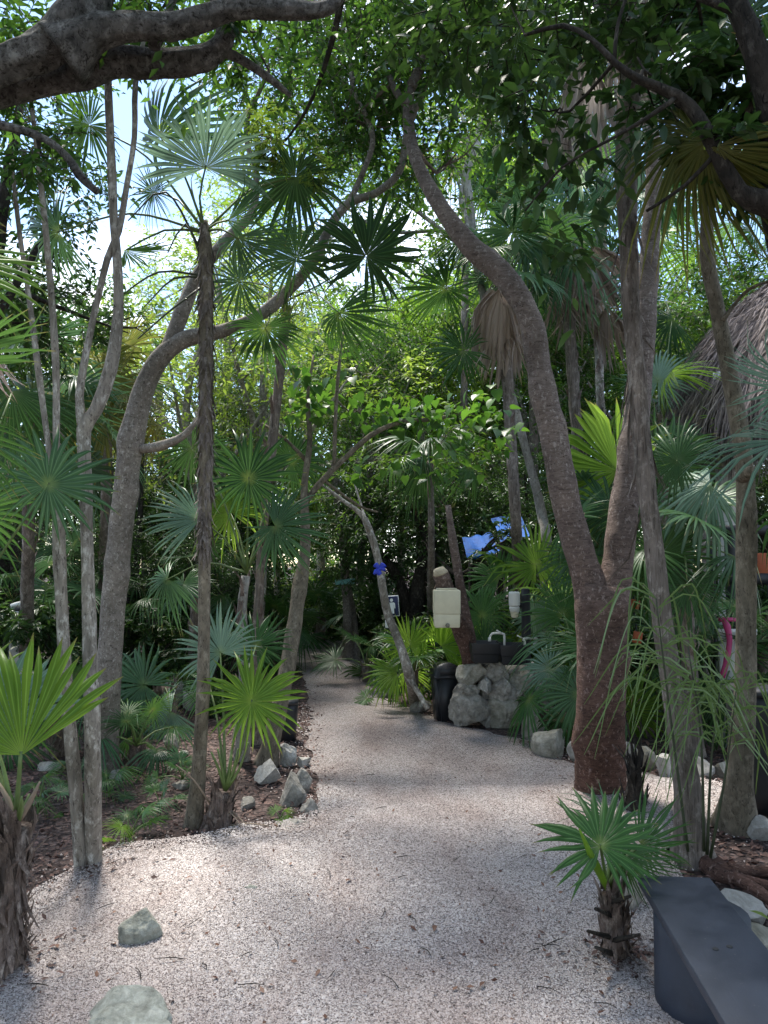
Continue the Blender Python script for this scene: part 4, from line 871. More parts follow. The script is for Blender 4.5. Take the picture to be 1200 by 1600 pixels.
# strap-leaved young palm in front of the slender trunk
ps = thing('strap_leaf_plant', 'young palm with thin grey green arching strap leaves before the slender right trunk', 'plant', GZ(1092, 1352))
ct = P(1095, 1300, 4.0); bl = []
def blade(a, mid, e, w0=.011):
    Pn, _ = smooth_path([a, mid, e], [1, 1, 1], .06); nn = len(Pn); t = np.linspace(0, 1, nn); T = np.gradient(Pn, axis=0); s = unit(np.cross(T, [0.15, 1, .2]))
    w_ = (w0 * np.minimum(1, t * 5 + .3) * (1 - t ** 3) + .0008)[:, None]; up = unit(np.cross(s, T))
    V = np.stack([Pn - s * w_, Pn - up * w_ * .4, Pn + s * w_], 1).reshape(-1, 3); i = np.arange(nn - 1)[:, None] * 3
    return V, np.concatenate([np.stack([i + k, i + k + 1, i + k + 4, i + k + 3], -1).reshape(-1, 4) for k in (0, 1)])
rs = random.Random(12)
stems = [((1075, 1330), (1045, 1100), (1025, 935)), ((1100, 1330), (1095, 1150), (1075, 1010)), ((1110, 1340), (1135, 1200), (1150, 1080)), ((1105, 1335), (1112, 1180), (1128, 1060))]
for si, (a, m_, e) in enumerate(stems):
    V, f = tube([P(*a, 4.0), P(*m_, 3.95), P(*e, 3.9)], [.009, .006, .003], 6, .1); wpart('stem', V, f, M['petiole_dark'], ps, True)
    pe_, _ = smooth_path([P(*a, 4.0), P(*m_, 3.95), P(*e, 3.9)], [1, 1, 1], .05)
    for k in range(30 if si < 2 else 16):
        q = Vector(pe_[int(len(pe_) * rs.uniform(.62, .99))]); sd_ = -1 if (k % 2) else 1
        L = rs.uniform(.28, .52); dx = sd_ * L * rs.uniform(.45, .95); e2 = q + Vector((dx, rs.uniform(-.25, .25), -L * rs.uniform(.2, .95))); md = q + Vector((dx * .5, rs.uniform(-.1, .1), L * rs.uniform(.06, .3)))
        V, f = blade(q, md, e2, rs.uniform(.0022, .0046)); wpart('leaf', V, f, M['palm_blue' if rs.random() < .8 else 'palm_silver'], ps)
# low bluish palm at the left
ph_ = palm('fan_palm', 'low blue green palm drooping over rocks behind the brown leaning tree', *TW((262, 1135, 0, 34), (258, 1100, 7.3, 30), (255, 1075, 7.3, 30)), 'bark_shag', 43, 'fan palms along the path', 40)
ct = P(255, 1070, 7.3)
hero(ph_, 268, 1112, 7.0, 90, 215, 'hang', 'palm_silver', 10, 25, ct)
hero(ph_, 225, 1070, 7.1, 85, 160, 'full', 'palm_blue', 25, 0, ct)
hero(ph_, 205, 1120, 7.0, 80, 230, 'hang2', 'palm_blue', 0, 20, ct)
hero(ph_, 180, 1060, 7.4, 75, 175, 'stiff', 'palm_blue', 20, 30, ct)
pj = palm('fan_palm', 'small grey green palm on the dark litter between twin stems and shaggy palm', *TW((215, 1195, 0, 26), (214, 1170, 6.1, 22)), 'bark_shag', 44, 'fan palms along the path', 30, .1)
auto_crown(pj, P(214, 1165, 6.1), 7, .30, .30, ['palm_blue', 'palm_green'], ('full', 'thin', 'hang'), 12, 75, 0)
pj = palm('fan_palm', 'low green palm in the shade just left of the brown leaning trunk', *TW((88, 1178, 0, 28), (86, 1120, 6.4, 24)), 'bark_shag', 45, 'fan palms along the path', 30, .1)
auto_crown(pj, P(86, 1115, 6.4), 8, .36, .38, ['palm_dark', 'palm_blue'], ('full', 'thin', 'hang'), 13, 75, -10)
for q_, (px, py, rp, lab) in enumerate(((60, 1265, 60, 'low green palm seedling left of the twin stems'), (170, 1240, 50, 'dark small palm seedling right behind the twin stems'), (285, 1225, 46, 'grey green seedling just left of the shaggy trunk foot'), (225, 1150, 60, 'bushy palm seedling in shade under the drooping bluish palm'))):
    _late.append((px, py, rp, lab, ['palm_green', 'palm_blue'], 20 + q_, 6))
# seedlings
def seedling(px, py, rpx, label, mats, seed, n=5, stem=.5):
    b = GZ(px, py); r = thing('palm_seedling', label, 'palm', b, 'palm seedlings'); c = b + Vector((0, 0, rpx * b.y / F * stem * .3))
    V, f = tube([b - Vector((0, 0, .02)), c], [.012, .01], 6, .05); wpart('stem', V, f, M['petiole'], r, True)
    auto_crown(r, c, n, rpx * b.y / F * .62, rpx * b.y / F * .75, mats, ('thin', 'half', 'stiff', 'hang'), seed, 80, 5, pw=.004)
for a_ in _late: seedling(*a_)
seedling(203, 1315, 58, 'tiny bright palm seedling in the dark litter left of the shaggy trunk', ['palm_bright', 'palm_green'], 1)
seedling(250, 1262, 44, 'small dull palm seedling just behind the bright one', ['palm_blue', 'palm_green'], 2)
seedling(112, 1235, 55, 'bluish palm seedling low behind the two twin stems', ['palm_blue'], 3)
seedling(438, 1290, 24, 'tiny light green sprout at the foot of the grey rocks', ['leaf_bright'], 4, 4)
seedling(610, 1100, 46, 'small green seedling beside the far edge of the path', ['palm_green'], 5, 6)

# ================================================================== stone sink stand, bin, signs
ss = thing('stone_sink_stand', 'waist high mortared boulder stand beside the path carrying two black basins', 'stand', GZ(770, 1140))
SD = 7.6
core = rock_mesh('dark_mortar', (.76, .5, .54), 3, M['bark_dark'], 3, 6, .05)  # mortar core coloured near black, so the gaps between stones read dark
link('dark_mortar', core, ss, Matrix.Translation(P(778, 1095, SD + .42) - ss.location))
st = [(733, 1108, 70, 70, 0), (788, 1114, 72, 62, -.06), (762, 1086, 44, 40, .04), (760, 1122, 30, 34, .04), (822, 1112, 40, 60, .0), (738, 1052, 54, 46, .05), (728, 1078, 44, 30, .0), (774, 1050, 52, 44, .02), (783, 1078, 56, 54, .0), (815, 1062, 50, 52, .02), (842, 1085, 46, 46, .12), (792, 1044, 44, 20, .1),
      (757, 1036, 40, 20, .1), (848, 1060, 40, 40, .2), (820, 1040, 40, 24, .25), (758, 1070, 26, 26, .0), (806, 1085, 26, 24, .02), (850, 1110, 40, 40, .3)]
for i, (px, py, wv, hv, dy) in enumerate(st):
    d = SD + .06 + dy + .05 * ((i * 7) % 5 - 2) / 2; me = rock_mesh('stone', (wv * .97 * d / F, .30, hv * .97 * d / F), 50 + i, M[('stone', 'stone_moss', 'stone', 'stone_white')[i % 4]], 4, 10, .075, (.58, .86))
    link('stone', me, ss, Matrix.Translation(P(px, py, d) - ss.location) @ Matrix.Rotation((i * 2.1) % 1 - .5, 4, 'Y'))
def basin(px, py, d, wpx, label):
    r = tag(link('wash_basin', None), label, 'basin', 'black basins on the stone stand') if False else thing('wash_basin', label, 'basin', P(px, py + 16, d), 'black basins on the stone stand')
    k = d / F; bm = bmesh.new(); bmesh.ops.create_cube(bm, size=1)
    for v in bm.verts: 
        v.co = (v.co.x * wpx * k, v.co.y * .3, v.co.z * 32 * k)
        if v.co.z < 0: v.co.x *= .82; v.co.y *= .82
    tf = [f for f in bm.faces if f.normal.z > .9]
    bmesh.ops.inset_region(bm, faces=tf, thickness=.012)
    bmesh.ops.translate(bm, verts=tf[0].verts[:], vec=(0, 0, -.12))
    bmesh.ops.bevel(bm, geom=[e for e in bm.edges], offset=.014, segments=3, affect='EDGES', profile=.5)
    link('bowl', bm_mesh('bowl', bm, M['black_plastic'], True), r, Matrix.Translation((0, 0, 16 * k)))
    V, f = box_vf((0, 0, 31 * k), (wpx * k * 1.03, .315, .012)); V2, f2 = box_vf((0, 0, 31 * k), (wpx * k * .9, .26, .014))
    bm = bmesh.new(); bmesh.ops.create_circle(bm, segments=8, radius=.02, cap_ends=True); bmesh.ops.translate(bm, verts=bm.verts, vec=(0, 0, .022))
    link('drain', bm_mesh('drain', bm, M['white_paint'], False), r, Matrix.Translation((0, 0, 4 * k)))
    return r
basin(757, 1018, 7.62, 46, 'black plastic basin at the left on the boulder stand')
basin(800, 1021, 7.55, 42, 'black plastic basin at the right, half covered by palm blades')
def faucet(x0, y0, x1, y1, d, label):
    r = thing('faucet', label, 'faucet', P(x1, y1, d), 'white pipe faucets')
    V, f = tube([P(x1, y1, d), P(x1, y0 + 4, d), P(x1 - 3, y0, d), P(x0 + 4, y0, d), P(x0, y0 + 8, d)], [.011] * 5, 8, .03); wpart('pipe', V, f, M['white_plastic'], r, True)
    V, f = tube([P(x0, y0 + 6, d), P(x0, y0 + 12, d)], [.015, .015], 8, .02); wpart('spout', V, f, M['white_plastic'], r, True)
    V, f = tube([P(x1 - 4, y0 - 1, d - .01), P(x1 - 12, y0 - 5, d - .02)], [.006, .008], 6, .02); wpart('lever', V, f, M['white_plastic'], r, True)
faucet(765, 990, 788, 1012, 7.55, 'white pipe faucet above the left basin')
faucet(835, 998, 820, 1014, 7.45, 'white pipe faucet beside the black post')
# trash bin
tb = thing('trash_bin', 'black swing top trash bin standing against the boulder stand', 'trash bin', GZ(697, 1128))
bm = bmesh.new(); bmesh.ops.create_cube(bm, size=1)
for v in bm.verts: v.co = (v.co.x * (.27 if v.co.z > 0 else .21), v.co.y * (.24 if v.co.z > 0 else .19), (v.co.z + .5) * .44)
bmesh.ops.bevel(bm, geom=[e for e in bm.edges if abs((e.verts[0].co - e.verts[1].co).z) > .1], offset=.03, segments=4, affect='EDGES')
link('body', bm_mesh('body', bm, M['black_plastic'], True), tb, Matrix.Rotation(.25, 4, 'Z'))
bm = bmesh.new(); bmesh.ops.create_cube(bm, size=1)
for v in bm.verts: v.co = (v.co.x * .29, v.co.y * .26, v.co.z * .035 + .452)
bmesh.ops.bevel(bm, geom=bm.edges[:], offset=.012, segments=2, affect='EDGES')
link('rim', bm_mesh('rim', bm, M['black_plastic'], True), tb, Matrix.Rotation(.25, 4, 'Z'))
bm = bmesh.new(); n_ = 9; top = []
for s in (-1, 1):
    for i in range(n_):
        a = math.pi * i / (n_ - 1); top.append(bm.verts.new((-.135 * math.cos(a), s * .12 * (1 - .12 * math.sin(a)), .465 + .125 * math.sin(a) ** .8)))
for i in range(n_ - 1): bm.faces.new((top[i], top[i + 1], top[n_ + i + 1], top[n_ + i]))
bm.faces.new(top[:n_]); bm.faces.new(top[n_:][::-1]); bmesh.ops.recalc_face_normals(bm, faces=bm.faces)
lid = link('lid', bm_mesh('lid', bm, M['black_plastic'], True), tb, Matrix.Rotation(.25, 4, 'Z'))
lid['label'] = 'domed lid with a swing flap'
V, f = box_vf((0, -.118, .51), (.2, .012, .075)); link('flap', mk_mesh('flap', V, f, M['black_plastic']), lid)
# leaning cut stump and soap tanks
sp_ = thing('cut_stump', 'leaning reddish stump sawn off at the top behind the cream soap tank', 'stump', P(742, 1045, 7.9))
b0 = GZ(752, 1110); sp_.location = b0
V, f = tube([b0, P(738, 1040, 7.9), P(722, 990, 7.75), P(704, 945, 7.62), P(688, 896, 7.5)], [.14, .10, .09, .085, .075], 12, .06, .16, 9, 5, .2); wpart('trunk', V, f, M['bark_red'], sp_, True)
V, f = tube([P(688.5, 897, 7.5), P(685, 888, 7.49)], [.072, .05], 10, .02, .15, 9, 5); wpart('cut_face', V, f, M['cutwood'], sp_)
V, f = tube([b0 + Vector((.05, .3, 0)), P(735, 1000, 8.1), P(722, 930, 8.1), P(708, 850, 8.15), P(700, 790, 8.2)], [.07, .06, .05, .045, .03], 9, .08, .12, 7, 6); wpart('side_trunk', V, f, M['bark_red'], sp_, True)
stk = thing('soap_tank', 'cream rectangular water tank with a lower seam hung on the leaning stump', 'tank', P(698, 980, 7.42)); k = 7.42 / F
link('body', bev_box('body', (41 * k, .2, 38 * k), M['cream'], .016, 3), stk, Matrix.Translation((0, 0, 39 * k)))
link('base', bev_box('base', (40 * k, .19, 21 * k), M['cream'], .012, 3, .96), stk, Matrix.Translation((0, -.002, 10.6 * k)))
V, f = tube([(0, -.09, 4 * k), (0, -.125, 4 * k)], [.022, .02], 10, .02); link('spout', mk_mesh('spout', V, f, M['stone_moss'], True), stk)
V, f = box_vf((0, 0, 59.3 * k), (30 * k, .14, .012)); link('lid', mk_mesh('lid', V, f, M['cream']), stk)
bp = thing('black_post', 'black square post behind the sink carrying the white soap dispenser', 'post', GZ(822, 1075)); bp.location = Vector((P(822, 1000, 7.75).x, 7.75, 0)); k = 7.75 / F
V, f = tube([bp.location, P(822, 1000, 7.75), P(821, 921, 7.75)], [.046, .045, .044], 8, .1, .03, 8, 1); wpart('post', V, f, M['black_wood'], bp, False)
V, f = tube([P(821, 921.5, 7.75), P(821, 919.5, 7.75)], [.046, .03], 8, .02); wpart('cap', V, f, M['black_wood'], bp, True)
sdp = thing('soap_dispenser', 'small white bottle shaped soap dispenser fixed to the black post', 'dispenser', P(804, 965, 7.66)); k = 7.66 / F
for nm, z0, z1, r0, r1 in (('bottle', 17, 40, 8.8, 8.8), ('neck', 9, 17, 7.6, 8.2), ('nozzle', 0, 9, 5, 6.8)):
    V, f = tube([(0, 0, z0 * k), (0, 0, (z0 + (z1 - z0) * .12) * k), (0, 0, (z0 + (z1 - z0) * .88) * k), (0, 0, z1 * k)], [r0 * k * .8, r0 * k, r1 * k, r1 * k * .8], 14, .012); link(nm, mk_mesh(nm, V, f, M['white_plastic'] if nm != 'nozzle' else M['cream'], True), sdp)
V, f = box_vf((.055, .0, 20 * k), (.06, .03, .05)); link('bracket', mk_mesh('bracket', V, f, M['black_wood']), sdp)
# restroom sign
sg = thing('restroom_sign', 'dark blue sign with a white man figure on a post behind the ribbon tree', 'sign', (P(613, 950, 9.2).x, 9.2, 0)); k = 9.2 / F
tl_ = Matrix.Translation(P(612.5, 947, 9.2) - sg.location) @ Matrix.Rotation(R(-4), 4, 'Y')
link('frame', bev_box('frame', (22 * k, .012, 32 * k), M['sign_white'], .003, 1), sg, tl_)
link('plate', bev_box('plate', (20 * k, .012, 30 * k), M['sign_blue'], .003, 1), sg, tl_ @ Matrix.Translation((0, -.004, 0)))
def flat(name, pts, dz=0): 
    nn = len(pts); V = [(x * k, -.0135, z * k) for x, z in pts] + [(x * k, -.0095, z * k) for x, z in pts]
    bm = bmesh.new(); vs = [bm.verts.new(v) for v in V]; bm.faces.new(vs[:nn]); bm.faces.new(vs[nn:][::-1])
    for i in range(nn): bm.faces.new((vs[i], vs[(i + 1) % nn], vs[nn + (i + 1) % nn], vs[nn + i]))
    bmesh.ops.recalc_face_normals(bm, faces=bm.faces); link(name, bm_mesh(name, bm, M['sign_white']), sg, tl_)
flat('figure_head', [(2.5 * math.cos(a) - .3, 9.3 + 2.6 * math.sin(a)) for a in np.linspace(0, 6.283, 14, endpoint=False)])
flat('figure_body', [(-3.8, 5.6), (3.2, 5.6), (4.8, 4), (5.0, -3.6), (3.4, -3.8), (3.2, 2), (2.8, 2), (2.8, -11.5), (.1, -11.5), (-.2, -3.5), (-.5, -11.5), (-3.4, -11.5), (-3.3, 2), (-3.8, 2), (-4.1, -3.8), (-5.6, -3.6), (-5.4, 4)])
V, f = box_vf((0, .015, 0), (.05, .04, .0)); zt = P(612, 935, 9.2).z
V, f = box_vf((.0, .02, zt / 2), (.05, .04, zt)); link('post', mk_mesh('post', V, f, M['black_wood']), sg)
link('lower_panel', bev_box('lower_panel', (10 * k, .012, 12 * k), M['sign_white'], .003, 1), sg, Matrix.Translation(P(607, 975, 9.18) - sg.location))
# ribbon tree
rt = tree('ribbon_tree', 'thin crooked tree tied with a blue ribbon before the restroom sign', [
    TW((648, 1100, 0, 16), (640, 1055, 7.6, 15), (622, 1000, 7.7, 14), (606, 960, 7.8, 14), (598, 920, 7.8, 13), (592, 880, 7.9, 12), (580, 835, 7.9, 11), (566, 805, 8, 9), (540, 785, 8, 6), (500, 755, 8.1, 4)),
    TW((578, 832, 7.9, 8), (570, 812, 7.9, 7), (566, 795, 8, 4), (552, 750, 8.2, 3)),
    TW((638, 1058, 7.6, 9), (655, 1085, 7.55, 8), (668, 1108, 7.5, 8))], 'bark_pale', [blob(520, 770, 8.2, .35, .35, .22, 260), blob(560, 740, 8.4, .4, .4, .25, 300)], 'leaf_bright', .07, seed=51, flare=.1, sides=9)
rb = thing('ribbon', 'bright blue ribbon bow knotted round the thin crooked tree', 'ribbon', P(592, 890, 7.85)); k = 7.85 / F
bm = bmesh.new(); bmesh.ops.create_icosphere(bm, subdivisions=2, radius=4 * k)
for v in bm.verts: v.co = Vector((v.co.x * 1.25, v.co.y * 1.3, v.co.z * .9)) * (1 + .2 * math.sin(v.co.x * 300 + v.co.z * 190))
link('knot', bm_mesh('knot', bm, M['ribbon'], True), rb)
for sx, sz, lx in ((1, 4, 12), (1, -2, 11), (-1, -7, 9), (-1, 4, 8), (.4, -10, 6)):
    V, f = tube([(0, -.03, 0), (sx * lx * .45 * k, -.06, (sz + 4) * k), (sx * lx * .85 * k, -.05, sz * k)], [.015, .028, .013], 6, .03, .25, 30, int(sz)); V = V * np.array([1, .5, 1]); link('loop', mk_mesh('loop', V, f, M['ribbon'], True), rb)
# teal plank sign on a two-stemmed trunk
tp_ = tree('split_trunk', 'pair of slim trunks standing together at the end of the path', [TW((545, 1034, 0, 20), (543, 960, 12.4, 13), (538, 890, 12.4, 12), (530, 820, 12.5, 10), (520, 720, 12.6, 8)), TW((556, 1034, 0, 20), (549, 960, 12.6, 15), (540, 885, 12.6, 11), (548, 800, 12.7, 8), (560, 700, 12.8, 6))], 'bark_brown', [blob(530, 720, 12.8, .9, .9, .6, 700)], 'leaf_mid', .1, seed=52)
tl2 = thing('plank_sign', 'small faded teal plank nailed across the pair of slim trunks', 'sign', P(539, 909, 12.28))
link('plank', bev_box('plank', (31 * 12.28 / F, .03, 8 * 12.28 / F), M['teal'], .006, 1), tl2, Matrix.Rotation(R(-4), 4, 'Y'))
for dx in (-.03, .04):
    V, f = tube([(dx, -.02, 0), (dx, .14, 0)], [.006, .006], 6, .05); link('nail', mk_mesh('nail', V, f, M['black_wood']), tl2)
# blue tarpaulin seen through the trees
def tarp(px, py, d, wpx, hpx, label, seed):
    r = thing('tarpaulin', label, 'tarpaulin', P(px, py + hpx / 2, d), 'blue tarpaulins'); k = d / F; g = 14
    u, v2 = np.meshgrid(np.linspace(-.5, .5, g), np.linspace(0, 1, g)); Vv = np.stack([u * wpx * k, v2 * .8, (v2 + .35 * u) * hpx * k], -1).reshape(-1, 3); Vv[:, 1:] += (.09 * snoise(Vv, 4, seed))[:, None]
    i = np.arange(g - 1)[:, None] * g + np.arange(g - 1)[None]; link('sheet', mk_mesh('sheet', Vv, np.stack([i, i + 1, i + g + 1, i + g], -1).reshape(-1, 4), M['tarp'], True), r)
    for sx in (-.45, .45):
        V, f = tube([(sx * wpx * k, .02, 0), (sx * wpx * k, .0, -P(px, py + hpx / 2, d).z)], [.02, .025], 6, .3); link('pole', mk_mesh('pole', V, f, M['bark_dark']), r)
tarp(757, 853, 9.75, 50, 34, 'blue tarpaulin glimpsed through dark leaves, lower left piece', 1)
tarp(804, 818, 9.85, 46, 34, 'blue tarpaulin glimpsed through leaves, upper right piece near the red tree', 2)

# ================================================================== bench
bn = thing('bench', 'blue black painted plank bench on round drum legs at bottom right', 'bench', (1.1, 2.3, 0), None, 0)
A1, A2, A3 = G(996, 1356, .4), G(1098, 1353, .4), G(1143, 1600, .4)
dv = (A3 - A1); dv.z = 0; dv.normalize(); wv = Vector((-dv.y, dv.x, 0)); 
if wv.x < 0: wv = -wv
wd = .275; L_ = 1.5
c_ = A1 + dv * L_ / 2 + wv * wd / 2; ang = math.atan2(dv.y, dv.x) + math.pi / 2
bn.location = (c_.x, c_.y, float(hgt(c_.x, c_.y)))
Rz = Matrix.Rotation(ang, 4, 'Z')
link('seat', bev_box('seat', (wd, L_, .035), M['bench_paint'], .004, 2), bn, Matrix.Translation((0, 0, .382)) @ Rz)
for sgn in (1, -1):
    cc = Vector((.035 if sgn > 0 else .03, sgn * (L_ / 2 - .22), 0)); V, f = tube([cc + Vector((0, 0, -.04)), cc + Vector((0, 0, .2)), cc + Vector((0, 0, .362))], [.168, .165, .165], 20, .12); V = V * np.array([1, 1, 1])
    link('leg', mk_mesh('leg', V, f, M['bench_paint'], False), bn, Rz)
for dx, dy in ((.03, .02), (.05, -.12), (-.03, .42), (.02, .44)):
    bm = bmesh.new(); bmesh.ops.create_cone(bm, segments=10, radius1=.010, radius2=.009, depth=.004, cap_ends=True); link('screw', bm_mesh('screw', bm, M['black_wood']), bn, Rz @ Matrix.Translation((dx, dy - .25, .401)))

# ================================================================== thatched hut
hx, hy = P(1335, 700, 9.6).x, 9.6
hut = thing('thatched_hut', 'round thatched palapa hut at the right edge with shaggy straw roof', 'hut', (hx, hy, 0))
ez, er, ah = P(1050, 655, 8.9).z, hx - P(1050, 655, 8.9).x, 2.1
def roof_pt(t, a, off=0):   # t 0 apex .. 1 eave
    r_ = er * t; z = ez + ah * (1 - t ** 2.1)
    return np.array([hx + (r_ + off * .6) * math.cos(a), hy + (r_ + off * .6) * math.sin(a), z + off])
na, ntt = 40, 9; V = [roof_pt(max(.01, t), a) for t in np.linspace(0, 1, ntt) for a in np.linspace(0, 2 * math.pi, na, endpoint=False)]
i = np.arange(ntt - 1)[:, None] * na; j = np.arange(na)[None]; j2 = (j + 1) % na
wpart('roof', V, np.stack([i + j, i + j2, i + na + j2, i + na + j], -1).reshape(-1, 4), M['thatch'], hut, True)
Vs, UV = [], []; rs = np.random.default_rng(4); NS = 15000
for q in range(NS):
    low = q < 4500; a = rs.uniform(math.pi * .75, math.pi * 1.85); t = rs.uniform(.9, 1.0) if low else rs.uniform(.1, .98)
    L = rs.uniform(.3, .62) if low else rs.uniform(.22, .42)
    p = roof_pt(t, a, rs.uniform(0, .05)); e = roof_pt(min(1.25, t + L / 3.2), a + rs.normal(0, .03), rs.uniform(0, .10))
    if low or t > .93: e = p + np.array([math.cos(a) * .12, math.sin(a) * .12, -L]) + rs.normal(0, .05, 3)
    s = np.array([-math.sin(a), math.cos(a), rs.normal(0, .3)]) * rs.uniform(.004, .011); mid = (p + e) / 2 + np.array([math.cos(a), math.sin(a), 1]) * rs.uniform(0, .03)
    Vs += [p - s, p + s, mid - s * .9, mid + s * .9, e - s * .2, e + s * .2]; UV += [(0.1, .6), (.3, .6), (.1, .7), (.3, .7), (.1, .9), (.3, .9)]
fq = np.array([[0, 1, 3, 2], [2, 3, 5, 4]])[None] + 6 * np.arange(NS)[:, None, None]
wpart('thatch', Vs, fq.reshape(-1, 4), M['thatch'], hut, kind='stuff', uv=UV)
# lower inner fringe of thatch (the second layer hanging below the eave)
Vs, UV = [], []; NS = 5000
for q in range(NS):
    a = rs.uniform(math.pi * .95, math.pi * 1.85); p = roof_pt(.86, a) + np.array([0, 0, -.38 + rs.normal(0, .06)]); L = rs.uniform(.5, 1.0); e = p + np.array([math.cos(a) * .2, math.sin(a) * .2, -L]) + rs.normal(0, .07, 3)
    s = np.array([-math.sin(a), math.cos(a), rs.normal(0, .3)]) * rs.uniform(.004, .010); Vs += [p - s, p + s, e - s * .2, e + s * .2]; UV += [(.1, .6), (.3, .6), (.1, .9), (.3, .9)]
wpart('fringe', Vs, (np.array([[0, 1, 3, 2]])[None] + 4 * np.arange(NS)[:, None, None]).reshape(-1, 4), M['thatch'], hut, kind='stuff', uv=UV)
for px, wv_, mt in ((1132, 28, 'white_paint'), (1300, 30, 'bark_pale'), (1420, 26, 'bark_pale')):
    p = P(px, 800, 8.7); V, f = tube([(p.x, 8.7, 0), (p.x + .02, 8.7, ez + .5)], [wv_ * .5 * 8.7 / F] * 2, 10, .2, .05, 6, px); wpart('post', V, f, M[mt], hut, True)
V, f = box_vf(P(1300, 890, 10.6), (1.9, .06, 1.0)); wpart('back_panel', V, f, M['bark_dark'], hut)
fr = thing('timber_frame', 'black painted timber railing frame under the thatched roof', 'railing', (P(1140, 900, 7.6).x, 7.6, 0)); k = 7.6 / F
def bar(name, a, b_, r_, mt='black_wood'):
    V, f = tube([a, (Vector(a) + Vector(b_)) / 2, b_], [r_] * 3, 10, .2, .03, 5, 3); wpart(name, V, f, M[mt], fr, True)
bar('post', Vector((P(1141, 830, 7.6).x, 7.6, 0)), P(1141, 822, 7.6), 10 * k)
bar('post', Vector((P(1330, 830, 7.6).x, 7.6, 0)), P(1330, 822, 7.6), 10 * k)
bar('rail', P(1125, 829, 7.57), P(1345, 827, 7.57), 8.5 * k)
bar('rail', P(1130, 905, 7.57), P(1345, 903, 7.57), 9 * k)
bar('brace', P(1090, 862, 7.9), P(1128, 832, 7.7), 5 * k, 'bark_pale')
bar('baluster', Vector((P(1113, 900, 8).x, 8.0, 0)), P(1113, 842, 8), 4 * k)
bar('baluster', Vector((P(1100, 900, 8.3).x, 8.3, 0)), P(1101, 770, 8.3), 6 * k, 'bark_brown')
ob = thing('orange_board', 'orange painted board between the black rails at the right edge', 'board', P(1205, 897, 7.9)); link('board', bev_box('board', (46 * k, .04, 44 * k), M['orange'], .006, 1), ob, Matrix.Translation((0, 0, 12 * k)))
V, f = box_vf((0, .02, -.5), (.05, .04, 1.0)); link('stake', mk_mesh('stake', V, f, M['black_wood']), ob)
pk_ = thing('pink_strap', 'magenta cloth strap hanging over the pale panel behind the cracked trunk', 'strap', P(1134, 1055, 6.6)); k = 6.6 / F  # a hanging cloth strap, not a hammock
V, f = tube([P(1128, 1058, 6.6), P(1136, 1030, 6.58), P(1140, 1000, 6.6), P(1136, 980, 6.62), P(1132, 968, 6.65)], [.024, .026, .022, .034, .026], 8, .05, .15, 20, 3); wpart('strap', V, f, M['pink'], pk_, True)
V, f = box_vf(P(1136, 968, 6.64), (.13, .05, .03)); wpart('fold', V, f, M['pink'], pk_)
pl_ = thing('whitish_panel', 'whitish low panel partly hidden behind the strap leaves', 'panel', (P(1150, 1010, 6.8).x, 6.8, 0)); V, f = box_vf((0, 0, .5), (.3, .04, 1.0)); link('panel', mk_mesh('panel', V, f, M['white_paint']), pl_); V, f = box_vf((0, -.025, 1.0), (.34, .03, .05)); link('trim', mk_mesh('trim', V, f, M['white_paint']), pl_)  # plain whitish panel with a trim, its purpose not identified
for px, py, hh, lab in ((992, 944, 14, 'small orange marker behind the slender trunk, upper one'), (996, 996, 18, 'small orange marker behind the slender trunk, lower one')):
    r = thing('orange_marker', lab, 'marker', P(px, py, 7.2)); link('tag', bev_box('tag', (14 * 7.2 / F, .03, hh * 7.2 / F), M['orange'], .006, 1), r, Matrix.Rotation(.2, 4, 'Y'))
    V, f = tube([(0, .03, -.1), (0, .03, .12)], [.008, .008], 6, .1); link('peg', mk_mesh('peg', V, f, M['black_wood']), r)
wp = thing('white_post', 'white board with a rounded top standing behind palms at the left edge', 'post', (P(30, 980, 8.2).x, 8.2, 0)); k = 8.2 / F; zt = P(30, 955, 8.2).z
link('board', bev_box('board', (25 * k, .1, zt), M['white_paint'], .02, 3), wp, Matrix.Translation((0, 0, zt / 2)))
V, f = tube([(-13 * k, 0, zt + .05), (0, 0, zt + .075), (13 * k, 0, zt + .05)], [.028, .03, .028], 8, .05); link('cap', mk_mesh('cap', V, f, M['white_plastic'], True), wp)
V, f = box_vf((0, 0, zt + .02), (22 * k, .06, .05)); link('slot', mk_mesh('slot', V, f, M['black_wood']), wp)
dk = thing('dark_hut', 'dark wooden shed wall barely seen behind palms at far left', 'shed', (P(-60, 900, 10).x, 10, 0))
for q in range(7):
    V, f = box_vf((-.75 + q * .25, 0, 1.1), (.235, .05, 2.2 + .02 * (q % 3))); link('plank', mk_mesh('plank', V, f, M['bark_dark']), dk)
# black pots behind the rocks
def pot(px, py, d, r_, h_, label, nm='black_bucket', cat='bucket'):
    r = thing(nm, label, cat, GZ(px, py)); z = 0
    V, f = tube([(0, 0, 0), (0, 0, h_ * .5), (0, 0, h_)], [r_ * .82, r_ * .92, r_], 18, .1); link('body', mk_mesh('body', V, f, M['black_plastic'], True), r)
    V, f = tube([(0, 0, h_ - .02), (0, 0, h_ + .012)], [r_ * 1.07, r_ * 1.07], 18, .05); link('rim', mk_mesh('rim', V, f, M['black_plastic'], True), r)
pot(448, 1162, 0, .10, .34, 'black bucket just behind the pale leaning trunk')
pot(402, 1150, 0, .14, .17, 'low wide black tub between the palms left of the bucket', 'black_tub', 'tub')
pot(1192, 1275, 0, .2, .75, 'dark drum half hidden behind the cracked trunk at the right', 'dark_drum', 'drum')

